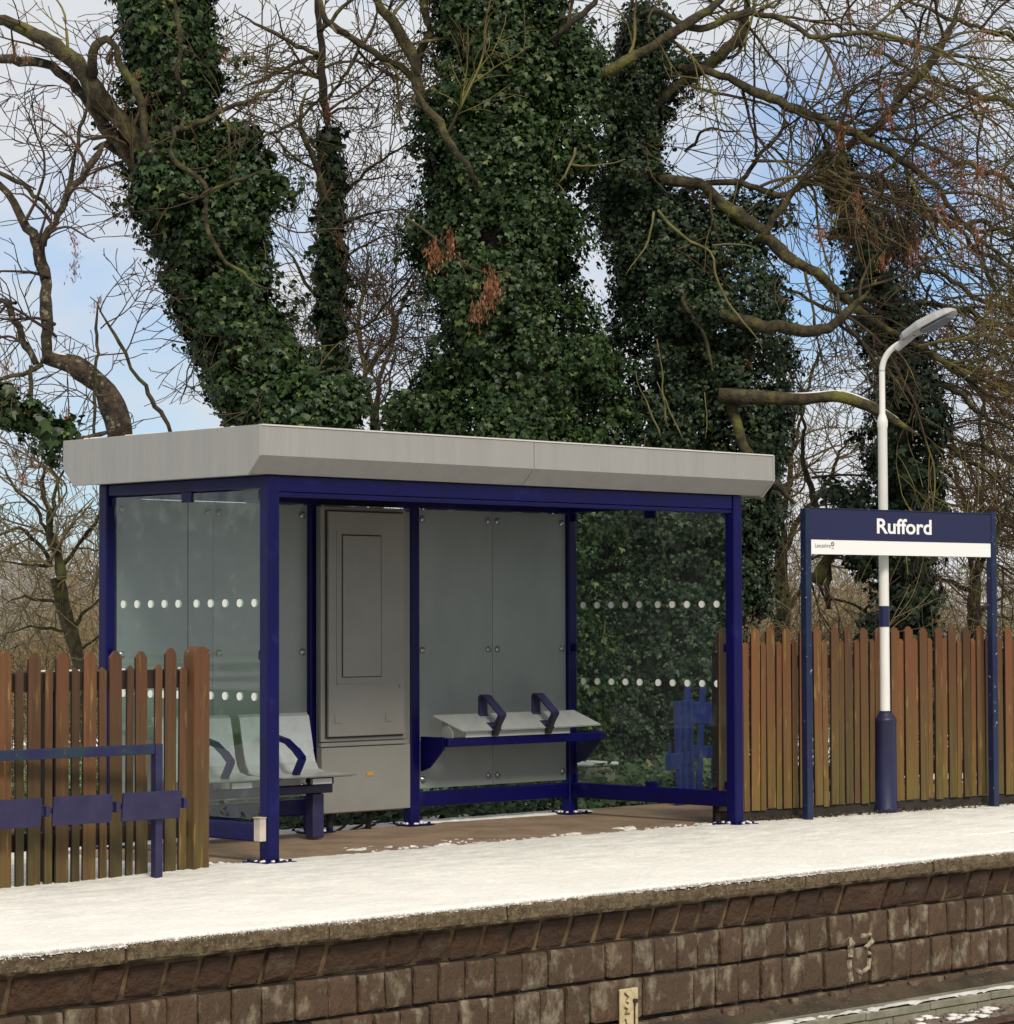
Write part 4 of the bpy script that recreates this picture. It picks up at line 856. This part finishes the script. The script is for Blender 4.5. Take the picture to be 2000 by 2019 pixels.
# ---- tree B: bare lichened limbs far left
dB = 23.5
pB = px_path([(250, 1560, 26), (245, 1000, 24), (232, 830, 22), (222, 780, 22), (195, 725, 22), (160, 697, 21), (120, 680, 18), (80, 672, 14)], dB)
oB = (pB[0][0], pB[0][1], GZ); tB = thing('bare_tree', 'crooked bare tree with lichened limbs above the left roof corner', 'tree', oB)
branch_part('trunk', tB, oB, pB, BARKB, 12, 4)
LB = [px_path([(95, 680, 12), (106, 640, 12), (103, 590, 13), (95, 530, 14), (80, 470, 14), (45, 410, 10), (10, 355, 9), (-60, 300, 8)], dB),
      px_path([(82, 468, 8), (105, 410, 8), (135, 350, 8), (165, 315, 9), (190, 285, 9), (196, 268, 8)], dB),
      px_path([(120, 390, 5), (128, 330, 5), (138, 270, 5), (160, 215, 4), (165, 150, 3)], dB+.1),
      px_path([(70, 680, 9), (48, 640, 9), (35, 575, 8), (12, 560, 8), (-20, 580, 6)], dB),
      px_path([(62, 690, 6), (64, 760, 5), (66, 840, 4)], dB-.1),
      px_path([(110, 400, 4), (60, 350, 5), (0, 318, 5), (-50, 300, 5)], dB),
      px_path([(85, 690, 6), (40, 700, 5), (0, 720, 5), (-40, 735, 4)], dB),
      px_path([(190, 870, 4), (192, 740, 4), (190, 620, 4), (188, 560, 3)], dB-.2),
      px_path([(320, 815, 5), (270, 735, 5), (235, 665, 4), (215, 630, 4), (170, 560, 3)], dB+.4)]
twB = Twigs(oB)
for i, p_ in enumerate(LB):
    branch_part('limb', tB, oB, p_, BARKB if i in (0, 1, 3) else BARK, 8, 50+i, .010); sprout(twB, p_, 3.2, (.35, 1.2), rs, 2, (0, 0, .05), wig=.26, kids=(4, 7))
twB.obj('twigs', TWIGR, tB)
sn_ = MB(oB); P_ = smoothpath(px_path([(205, 728, 5), (185, 712, 6), (160, 690, 6), (130, 672, 5), (100, 664, 3)], dB-.02), .05)
sn_.tube(P_[:, :3], P_[:, 3]*.8, 7); sn_.obj('snow', SNOW, tB, smooth=True)
C_, N_ = ivy_cloud([px_path([(-20, 745, 18), (40, 780, 22), (90, 820, 26), (125, 850, 22)], dB-.5)], 80, 12, clump=(.07, .15)); leaves(C_, N_, .07, IVY, 'ivy', tB, oB, 3)
branch_part('limb', tB, oB, px_path([(-60, 720, 12), (40, 780, 12), (110, 835, 12), (215, 812, 8)], dB-.5), BARKB, 8, 70)
keys_at([at(x, y, dB-.3) for x, y in ((138, 440), (142, 470), (140, 495), (190, 560), (185, 330), (60, 850), (85, 870), (30, 840), (125, 770), (10, 680), (70, 905), (45, 885), (118, 850))], tB, oB, rs, .6, .95)

# ---- tree C: slim ivy trunk
dC = 26.0
pC = px_path([(660, 1540, 32), (650, 900, 30), (632, 760, 32), (624, 660, 19), (622, 550, 19), (624, 450, 17), (628, 350, 14), (622, 255, 11)], dC)
pC2 = px_path([(622, 265, 8), (614, 200, 8), (608, 110, 7), (600, 0, 6), (596, -60, 5)], dC)
oC = (pC[0][0], pC[0][1], GZ); tC = thing('ivy_clad_tree', 'slim straight tree with an ivy sleeve and bare top, behind the roof', 'tree', oC)
branch_part('trunk', tC, oC, [(*p_[:3], p_[3]*.55) for p_ in pC]+[tuple(q_) for q_ in pC2[1:]], BARKD, 9, 5)
C_, N_ = ivy_cloud([pC[1:]], 130, 2, clump=(.05, .12), leafn=(10, 26)); leaves(C_, N_, .06, IVY2, 'ivy', tC, oC, 5)
LC = [px_path([(588, -20, 8), (620, 40, 8), (660, 85, 8), (720, 125, 8), (775, 160, 9), (800, 205, 9), (845, 250, 8), (885, 310, 6), (920, 345, 4)], dC-1),
      px_path([(606, 105, 5), (560, 88, 5), (500, 60, 4), (440, 20, 3)], dC), px_path([(610, 110, 5), (560, 120, 5), (500, 150, 4), (430, 180, 3)], dC), px_path([(616, 190, 4), (660, 120, 4), (700, 60, 4), (720, -10, 3)], dC),
      px_path([(600, 60, 4), (650, 20, 4), (700, -20, 4)], dC), px_path([(615, 180, 4), (560, 240, 4), (500, 260, 3), (440, 300, 2)], dC), px_path([(625, 400, 4), (680, 340, 4), (730, 290, 3), (800, 250, 3)], dC),
      px_path([(625, 440, 4), (690, 400, 3), (760, 395, 3)], dC), px_path([(622, 520, 4), (680, 470, 3), (760, 440, 3)], dC), px_path([(622, 330, 3), (560, 300, 3), (520, 250, 3), (480, 240, 2)], dC),
      px_path([(640, 640, 4), (700, 600, 3), (745, 560, 3), (790, 500, 2)], dC), px_path([(600, 560, 4), (560, 500, 4), (530, 460, 3)], dC), px_path([(622, 380, 6), (600, 300, 5), (560, 210, 5), (590, 160, 4)], dC-.6)]
twC = Twigs(oC)
for i, p_ in enumerate(LC): branch_part('branch', tC, oC, p_, BARK, 7, 80+i, .010); sprout(twC, p_, 3.6, (.4, 1.3), rs, 2, (0, 0, .03), kids=(5, 8))
sprout(twC, pC2, 5, (.6, 1.5), rs, 2, (0, 0, .1), kids=(5, 8)); sprout(twC, pC[2:], 5, (.5, 1.6), rs, 2, (0, 0, .15), rk=.06)
twC.obj('twigs', TWIG, tC)
keys_at([at(x, y, dC-.3) for x, y in ((618, 185), (617, 205), (720, 285), (765, 310), (685, 370), (640, 440))], tC, oC, rs, .7, 1.0)

# ---- tree D: massive central ivy column
dD = 24.5
pD = px_path([(985, 1560, 130), (985, 1000, 150), (980, 880, 162), (975, 700, 160), (955, 600, 152), (935, 500, 142), (930, 400, 138), (940, 300, 132), (945, 200, 122), (938, 100, 112), (930, -40, 100), (928, -140, 95)], dD)
oD = (pD[0][0], pD[0][1], GZ); tD = thing('ivy_clad_tree', 'massive central tree completely wrapped in dark ivy above the shelter roof', 'tree', oD)
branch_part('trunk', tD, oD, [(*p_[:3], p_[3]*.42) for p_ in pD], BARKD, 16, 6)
bul = [px_path([(1060, 340, 50), (1085, 230, 52), (1080, 120, 45), (1060, 60, 30)], dD), px_path([(820, 480, 42), (812, 430, 36)], dD), px_path([(1090, 740, 55), (1098, 670, 40)], dD-.3), px_path([(850, 780, 50), (780, 770, 34), (735, 780, 26)], dD-.1), px_path([(810, 300, 28), (800, 260, 18)], dD), px_path([(1090, 140, 20), (1130, 130, 16)], dD)]
C_, N_ = ivy_cloud([pD]+bul+[px_path([(1120, 880, 50), (1122, 780, 44), (1115, 700, 34), (1105, 650, 20)], dD+.1)], 98, 3, clump=(.10, .30), leafn=(20, 64)); leaves(C_, N_, .044, IVY, 'ivy', tD, oD, 7)
LD = [px_path([(815, 240, 10), (800, 190, 14), (790, 140, 14), (790, 95, 15), (755, 62, 14), (720, 10, 12), (690, -40, 11)], dD-.3), px_path([(900, 330, 6), (850, 260, 8), (810, 205, 10), (780, 165, 10)], dD-.9),
      px_path([(790, 90, 10), (810, 50, 9), (795, 0, 9), (790, -50, 8)], dD-.3), px_path([(1125, 150, 12), (1200, 105, 12), (1290, 55, 11), (1360, 0, 10), (1390, -50, 9)], dD-.2), px_path([(1060, 60, 7), (1120, 20, 8), (1150, -40, 8)], dD-.6)]
twD = Twigs(oD)
for i, p_ in enumerate(LD): branch_part('limb', tD, oD, inner(p_), BARK, 9, 110+i, .008); sprout(twD, p_, 3.0, (.5, 1.5), rs, 2, (.05, 0, .05), kids=(5, 8))
sprout(twD, pD[2:], 3.0, (.8, 1.5), rs, 1, (0, -.1, 0), rk=.012, kids=(3, 5))
kb_ = px_path([(745, 395, 2.5), (800, 430, 3), (860, 480, 3), (905, 515, 3), (960, 510, 2.5)], dD-1.6); branch_part('branch', tD, oD, kb_, BARK, 6, 120, .004)
kb2 = px_path([(868, 490, 2), (885, 540, 2), (898, 562, 2), (912, 566, 1.5)], dD-1.6); branch_part('branch', tD, oD, kb2, BARK, 6, 121, .004)
keys_at([at(x, y, dD-1.65) for x, y in ((822, 452), (826, 470), (850, 432), (853, 448), (924, 500), (930, 515), (922, 528), (934, 540), (892, 572), (908, 568), (820, 462), (928, 530))], tD, oD, rs, .9, 1.25)
twD.obj('twigs', TWIG, tD)

# ---- tree E: ivy mass right of centre with long mossy limbs
dE = 25.0
pE = px_path([(1260, 1560, 120), (1260, 1000, 112), (1262, 850, 112), (1268, 740, 120), (1285, 620, 108), (1272, 520, 88), (1215, 430, 70), (1182, 340, 46), (1186, 250, 40), (1205, 150, 27), (1216, 70, 16), (1220, 30, 10)], dE)
oE = (pE[0][0], pE[0][1], GZ); tE = thing('ivy_clad_tree', 'broad ivy mass right of centre with long mossy limbs spreading right', 'tree', oE)
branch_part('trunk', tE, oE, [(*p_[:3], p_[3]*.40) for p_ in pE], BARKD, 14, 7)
bul = [px_path([(1385, 1150, 55), (1390, 1000, 60), (1400, 860, 72), (1398, 740, 84), (1392, 620, 80), (1375, 520, 66), (1330, 430, 42)], dE-.1), px_path([(1445, 850, 34), (1440, 780, 26)], dE), px_path([(1130, 860, 60), (1130, 1000, 60), (1140, 1200, 60), (1150, 1480, 60)], dE-.3), px_path([(1240, 205, 26), (1290, 110, 22)], dE), px_path([(1150, 400, 26), (1110, 385, 16)], dE), px_path([(1290, 400, 34), (1400, 400, 16), (1470, 410, 8)], dE)]
C_, N_ = ivy_cloud([pE]+bul+[px_path([(1182, 330, 30), (1240, 322, 22)], dE-.45), px_path([(1300, 565, 30), (1350, 578, 22)], dE-.75), px_path([(1340, 1250, 60), (1345, 1500, 60)], dE-.5)], 96, 4, clump=(.09, .28), leafn=(20, 62)); leaves(C_, N_, .040, IVY2, 'ivy', tE, oE, 9)
LE = [px_path([(1180, 330, 10), (1260, 322, 13), (1330, 345, 13), (1372, 400, 14), (1440, 450, 14), (1500, 500, 14), (1560, 538, 12), (1620, 580, 10), (1680, 620, 8), (1780, 680, 6), (1914, 790, 4)], dE-.4),
      px_path([(1250, 200, 8), (1330, 140, 13), (1395, 95, 13), (1416, 40, 11), (1412, -40, 10)], dE-.2),
      px_path([(1290, 125, 10), (1365, 140, 9), (1420, 175, 11), (1520, 212, 11), (1600, 238, 10), (1680, 285, 8), (1740, 330, 7), (1810, 420, 5), (1920, 500, 4)], dE-.3),
      px_path([(1640, 240, 8), (1700, 182, 9), (1758, 120, 9), (1790, 60, 8), (1830, -30, 7)], dE-.4),
      px_path([(1240, 20, 6), (1285, 42, 8), (1340, 56, 8), (1400, 25, 7), (1490, 28, 7), (1580, 70, 6), (1680, 60, 5), (1800, 100, 4), (1920, 110, 4)], dE-.6),
      px_path([(1330, 345, 7), (1400, 340, 8), (1475, 365, 8), (1540, 328, 8), (1590, 308, 7), (1660, 325, 6), (1760, 380, 5), (1914, 470, 4)], dE-.2),
      px_path([(1330, 570, 12), (1400, 600, 14), (1480, 622, 13), (1545, 625, 12), (1590, 592, 9), (1640, 548, 7)], dE-.7),
      px_path([(1356, 748, 15), (1420, 752, 16), (1500, 755, 14), (1590, 748, 14), (1650, 770, 13), (1735, 822, 9)], dE-1.0),
      px_path([(1372, 745, 12), (1392, 790, 12), (1405, 840, 11), (1440, 890, 12), (1500, 950, 13)], dE-.9),
      px_path([(1590, 310, 9), (1582, 250, 8), (1600, 200, 5)], dE-.2),
      px_path([(1290, 560, 5), (1330, 640, 5), (1345, 700, 6)], dE-.9),
      px_path([(1330, 250, 3), (1360, 230, 3), (1420, 250, 2)], dE-.7),
      px_path([(1370, 400, 6), (1420, 300, 5), (1480, 240, 4), (1500, 150, 4), (1490, 60, 3)], dE),
      px_path([(1440, 450, 7), (1480, 400, 7), (1500, 350, 6), (1580, 300, 5)], dE-.4)]
twE = Twigs(oE); rdir = tuple(R2*.7+np.array([0, 0, -.45])); 
for i, p_ in enumerate(LE):
    branch_part('limb', tE, oE, inner(p_) if i not in (7, 8, 9) else p_, BARK, 9, 130+i, .008 if i != 7 else .0015)
    if i in (7, 8, 10): continue
    sprout(twE, p_, 4.6 if i in (0, 2, 4, 5) else 3.4, (.8, 2.4), rs, 2, tuple(R2*.35+np.array([0, 0, -.22])), wig=.20, kids=(3, 6), rk=.6, t0=.1)
sprout(twE, pE[3:], 5, (.8, 1.8), rs, 1, (.3, -.2, -.1), rk=.015, kids=(3, 6))
for j, pts in enumerate(([(1240, 395, 3), (1280, 440, 3), (1345, 465, 2.5), (1350, 520, 3), (1380, 590, 3), (1440, 660, 2)], [(1235, 400, 3), (1225, 450, 2.5), (1180, 520, 2)], [(1345, 465, 2), (1400, 455, 2), (1430, 470, 1.5)], [(1245, 820, 2.5), (1222, 760, 2), (1200, 700, 1.5)], [(1290, 830, 2), (1262, 770, 2), (1240, 720, 1.5)], [(1260, 800, 2), (1255, 700, 1.5), (1240, 640, 1)], [(1330, 830, 1.5), (1330, 740, 1.5)], [(1085, 275, 3), (1080, 310, 3.5), (1055, 345, 3)], [(1080, 310, 2.5), (1130, 315, 2), (1180, 300, 2)])):
    branch_part('vine', tE, oE, px_path(pts, dE-1.5), VINE, 6, 240+j, .006)
twE.obj('twigs', TWIG, tE)
sn_ = MB(oE)
for pts in ([(1370, 737, 3.5), (1420, 741, 3.5), (1500, 745, 3.5), (1590, 738, 3.5)], [(1590, 738, 3), (1625, 749, 3), (1660, 767, 3), (1695, 790, 2)]):
    P_ = smoothpath(px_path(pts, dE-1.0), .05); sn_.tube(P_[:, :3], P_[:, 3], 6)
sn_.obj('snow', SNOW, tE, smooth=True)
ktips = [t_ for t_ in twE.tips if depth_of(t_) < dE+2]; r7 = np.random.RandomState(3); r7.shuffle(ktips)
sel = []
for t_ in ktips:
    u = (np.array(t_)-CP); x = (1000+F*(u@R2)/(u@FW))/KK; y = (1009.5-F*(u@U2)/(u@FW))/KK
    if 1240 < x < 1914 and 0 < y < 720 and r7.rand() < .25+.75*(x > 1560)*(y < 480): sel.append(t_)
    if len(sel) >= 88: break
keys_at(sel, tE, oE, rs, .8, 1.3)

# ---- tree F: ivy trunk behind the lamp post
dF = 27.0
pF = px_path([(1705, 1520, 50), (1703, 1200, 50), (1702, 1060, 52), (1710, 940, 56), (1706, 840, 62), (1710, 750, 58), (1692, 640, 44), (1672, 540, 44), (1640, 460, 36), (1605, 400, 24), (1575, 345, 20), (1570, 300, 8)], dF)
oF = (pF[0][0], pF[0][1], GZ); tF = thing('ivy_clad_tree', 'ivy wrapped trunk rising behind the white lamp post and name sign', 'tree', oF)
branch_part('trunk', tF, oF, [(*p_[:3], p_[3]*.45) for p_ in pF], BARKD, 12, 8)
C_, N_ = ivy_cloud([pF, px_path([(1690, 500, 26), (1700, 440, 18)], dF), px_path([(1560, 940, 34), (1620, 960, 26)], dF), px_path([(1640, 1080, 22), (1610, 1040, 14)], dF)], 78, 5, clump=(.08, .24), leafn=(12, 40)); leaves(C_, N_, .055, IVY2, 'ivy', tF, oF, 11)
twF = Twigs(oF); sprout(twF, pF[3:], 6, (.9, 2.4), rs, 2, rdir, wig=.16, rk=.03, kids=(4, 6))
LF = [px_path([(1690, 600, 8), (1760, 560, 7), (1840, 590, 6), (1930, 640, 5)], dF), px_path([(1700, 720, 8), (1780, 720, 7), (1850, 760, 6), (1930, 820, 5)], dF), px_path([(1705, 850, 8), (1790, 850, 6), (1860, 900, 5), (1930, 960, 5)], dF), px_path([(1700, 1050, 7), (1780, 1000, 6), (1860, 1040, 5), (1930, 1100, 4)], dF),
      px_path([(1690, 640, 6), (1600, 600, 5), (1520, 560, 4), (1440, 540, 3)], dF), px_path([(1540, 1100, 16), (1570, 1060, 13), (1590, 1010, 10), (1620, 970, 8)], dF+.3), px_path([(1560, 1150, 6), (1570, 1060, 8), (1540, 950, 7), (1520, 820, 6), (1500, 700, 4)], dF+.5)]
for i, p_ in enumerate(LF): branch_part('limb', tF, oF, p_, BARK, 7, 160+i, .012); sprout(twF, p_, 3.6, (.7, 2.0), rs, 2, rdir, wig=.17, kids=(4, 6))
twF.obj('twigs', TWIGR, tF)

# ---- tree G: crown coming in from beyond the right edge
dG = 28.5
pG = px_path([(2120, 1520, 46), (2100, 900, 40), (2080, 500, 34), (2060, 200, 26), (2050, -100, 20)], dG); oG = (pG[0][0], pG[0][1], GZ)
tG = thing('bare_tree', 'bare twiggy tree at the right edge hung with brown seed bunches', 'tree', oG); branch_part('trunk', tG, oG, pG, BARKB, 12, 9)
twG = Twigs(oG); LG = []
for i, (y0, y1, x1) in enumerate(((700, 420, 1500), (600, 300, 1560), (420, 180, 1500), (300, 60, 1480), (150, -40, 1560), (820, 640, 1640), (950, 800, 1700), (1080, 960, 1760), (60, -120, 1400), (520, 360, 1640))):
    LG.append(px_path([(2085, y0, 8), (1980, y0-60, 7), ((1980+x1)/2, (y0+y1)/2-30, 5), (x1, y1, 3)], dG-.4+.1*i))
for i, p_ in enumerate(LG): branch_part('limb', tG, oG, p_, BARK, 7, 190+i, .014); sprout(twG, p_, 3.6, (.9, 2.6), rs, 2, rdir, wig=.20, kids=(3, 6), rk=.7, t0=.05)
twG.obj('twigs', TWIG, tG)
ktips = list(twG.tips); r7.shuffle(ktips); sel = []
for t_ in ktips:
    u = (np.array(t_)-CP); x = (1000+F*(u@R2)/(u@FW))/KK; y = (1009.5-F*(u@U2)/(u@FW))/KK
    if 1560 < x < 1914 and 0 < y < 760: sel.append(t_)
    if len(sel) >= 60: break
keys_at(sel, tG, oG, rs, .8, 1.3)

# ---- smaller bare tree far left behind the fence, and another behind the shelter
def far_tree(nm, label, base, limbs, d, seed, mat=FARTW, per=6, Lr=(.5, 1.5), lev=2, minr=.005):
    rs_ = np.random.RandomState(seed); P = px_path(base, d); o_ = (P[0][0], P[0][1], GZ); t_ = thing(nm, label, 'tree', o_); branch_part('trunk', t_, o_, P, BARK, 9, seed)
    tw = Twigs(o_)
    for i, l_ in enumerate(limbs):
        p_ = px_path(l_, d+rs_.normal(0, .2)); branch_part('limb', t_, o_, p_, BARK, 6, seed+i+1, .012); sprout(tw, p_, per, Lr, rs_, lev, (0, 0, .08), kids=(5, 8))
    sprout(tw, P[1:], per*.6, Lr, rs_, lev, (0, 0, .1), rk=.1, kids=(5, 8)); tw.obj('twigs', mat, t_); return t_
far_tree('bare_tree', 'small forked olive barked tree behind the left picket fence', [(168, 1400, 14), (160, 1280, 13), (140, 1200, 12), (122, 1150, 13), (108, 1090, 13)],
         [[(110, 1095, 10), (95, 1060, 8), (88, 1020, 7), (92, 960, 6), (85, 900, 4), (95, 850, 3)], [(112, 1090, 10), (118, 1050, 7), (105, 1010, 6), (115, 930, 5), (130, 870, 3)], [(100, 1070, 5), (60, 1020, 5), (20, 1000, 4), (-20, 1010, 3)], [(95, 1065, 5), (50, 1055, 4), (0, 1060, 4)],
          [(115, 1060, 6), (150, 1020, 5), (170, 980, 4), (200, 950, 3)], [(140, 1180, 5), (170, 1140, 4), (200, 1110, 3)], [(88, 1010, 4), (50, 950, 4), (20, 900, 3), (0, 880, 2)], [(120, 1150, 4), (60, 1120, 4), (10, 1140, 3)], [(125, 1190, 4), (60, 1170, 3), (0, 1200, 3)], [(150, 1230, 4), (190, 1200, 3), (215, 1160, 2)]], 27.5, 300, FARTW, 5)
far_tree('bare_tree', 'faint bare tree in the gap between the left and central ivy trunks', [(730, 1500, 14), (715, 900, 11), (705, 760, 9)],
         [[(705, 780, 6), (690, 680, 5), (700, 560, 4), (690, 440, 3)], [(705, 780, 6), (735, 690, 5), (755, 600, 4), (790, 500, 3)], [(705, 790, 5), (660, 720, 4), (600, 690, 3), (540, 640, 2)], [(700, 700, 4), (740, 640, 4), (740, 520, 3)], [(710, 820, 5), (780, 730, 4), (830, 640, 3)], [(700, 700, 4), (660, 600, 3), (650, 480, 3), (670, 380, 2)]], 32, 330, TWIGR, 8)
far_tree('bare_tree', 'pale stemmed bare tree behind the sign and the right fence', [(1490, 1520, 15), (1480, 1150, 14), (1475, 1040, 12)],
         [[(1475, 1050, 8), (1470, 960, 7), (1490, 860, 6), (1510, 760, 4)], [(1475, 1050, 7), (1500, 980, 6), (1560, 900, 5), (1600, 820, 3)], [(1475, 1040, 6), (1440, 960, 5), (1430, 860, 4)], [(1490, 1150, 6), (1550, 1080, 5), (1620, 1020, 4)], [(1480, 1100, 5), (1420, 1060, 4), (1380, 1040, 3)], [(1490, 860, 4), (1530, 700, 4), (1560, 640, 3)]], 31, 360, FARTW, 7)
far_tree('bare_tree', 'tangled brown tree low behind the right end of the fence', [(1850, 1500, 16), (1845, 1180, 13), (1840, 1080, 11)],
         [[(1840, 1090, 7), (1820, 980, 6), (1790, 880, 5), (1800, 780, 3)], [(1842, 1090, 7), (1870, 1000, 6), (1920, 930, 4)], [(1840, 1120, 6), (1780, 1090, 5), (1740, 1100, 4)], [(1840, 1080, 6), (1860, 920, 5), (1850, 800, 4), (1870, 700, 3)], [(1845, 1150, 5), (1900, 1110, 4), (1950, 1090, 3)]], 31, 390, FARTW, 8)
# ---- hanging bare stems and brush: one mass nobody could count
def brush(name, label, n, xr, dr, hr, mat, seed, r0=.006, lean=.35, zb=GZ, lev=1, minr=.0035, kids=(4, 7)):
    rs_ = np.random.RandomState(seed); tw = Twigs((0, 0, 0))
    for _ in range(n):
        d = rs_.uniform(*dr); x = rs_.uniform(*xr); b_ = at(x, 1500, d); b_[2] = zb; v = np.array([rs_.normal(0, lean), rs_.normal(0, lean), 1.])
        tw.grow(b_, v, rs_.uniform(*hr), r0*rs_.uniform(.8, 1.6), lev, rs_, (0, 0, .0), .14, kids, .8, .35, minr)
    return tag(tw.obj(name, mat, None), label, 'undergrowth', kind='stuff')
brush('undergrowth', 'tangle of thin tan stems filling the gaps behind the right fence', 230, (1380, 1960), (25.5, 40), (1.2, 3.6), FARTW, 400, .007)
brush('undergrowth', 'thin bare brush stems between the ivy trunks behind the shelter', 260, (380, 1420), (26, 36), (1.6, 4.2), FARTW, 401, .007)
brush('undergrowth', 'low olive bramble stems behind the left picket fence', 110, (-30, 420), (22.5, 34), (.8, 2.3), TWIG, 402, .006, .5)
# far wood line
def farwood(name, label, n, dr, hr, zb, mat, seed, r0):
    rs_ = np.random.RandomState(seed); tw = Twigs((0, 0, 0))
    for _ in range(n):
        d = rs_.uniform(*dr); x = rs_.uniform(-250, 2200); b_ = at(x, 1200, d); b_[2] = zb; h_ = rs_.uniform(*hr)*(1+.35*math.sin(x*.013)+.2*math.sin(x*.041))
        tw.grow(b_, np.array([rs_.normal(0, .2), rs_.normal(0, .2), 1.]), h_, r0, 2, rs_, (0, 0, .06), .16, (5, 8), .8, .3, r0*.28)
    return tag(tw.obj(name, mat, None), label, 'woodland', kind='stuff')
farwood('woodland', 'distant grey brown winter wood along the horizon', 700, (75, 120), (2.8, 5.0), -1.7, HAZTW, 500, .05)
farwood('hedge', 'far bare hedge line beyond the field', 700, (50, 62), (1.6, 2.8), -1.5, FARTW, 501, .025)
# ground ivy and litter behind the shelter
rs = np.random.RandomState(77); n = 26000
gx_ = rs.uniform(-.3, 9.5, n); gy_ = 1.98+np.abs(rs.normal(0, 1.4, n)); lum = vnoise(gx_+9, gy_+9, 1.5, 80)
gz_ = -.07-.43*sstep(2.0, 6, gy_)+rs.uniform(0, 1, n)**1.5*(.10+.42*lum*sstep(1.95, 2.7, gy_))
cen = np.stack([gx_, gy_, gz_], 1); nr = np.tile(np.array([[-.3, -.5, .8]]), (n, 1))+rs.normal(0, .3, (n, 3))
tag(leaves(cen, nr, .055, IVY3, 'ground_ivy', None, (0, 0, 0), 20), 'ivy and dead leaves covering the ground behind the shelter', 'ground cover', kind='stuff')
n = 1500; gx_ = rs.uniform(-5, 0, n); gy_ = 2.2+rs.uniform(0, 6, n); gz_ = -.07-.43*sstep(2.0, 6, gy_)+rs.uniform(0, .35, n)*vnoise(gx_+19, gy_+9, 1.1, 81)
tag(leaves(np.stack([gx_, gy_, gz_], 1), np.tile(np.array([[-.2, -.4, .8]]), (n, 1)), .05, IVY3, 'ground_ivy', None, (0, 0, 0), 22), 'sparse ivy and weeds on the ground behind the left fence', 'ground cover', kind='stuff')
# snow lying in patches on the bank
sp = MB(); rs = np.random.RandomState(5)
X, Y = np.meshgrid(np.arange(-8, 12, .06), np.arange(2.0, 8.5, .06), indexing='ij')
base_ = -.07-.43*sstep(2.0, 6, Y)+.10*vnoise(X+30, Y, 1.2, 5)-.25*sstep(7.5, 9.5, Y); Hs = base_-.05+.10*sstep(.42, .70, vnoise(X+20, Y+20, 1.4, 90)*.6+vnoise(X+20, Y+20, 6, 91)*.4)
nx, ny = X.shape; sp.add(np.stack([X, Y, Hs], -1).reshape(-1, 3), [(i*ny+j, (i+1)*ny+j, (i+1)*ny+j+1, i*ny+j+1) for i in range(nx-1) for j in range(ny-1)])
struct(sp.obj('bank_snow', SNOW, smooth=True))
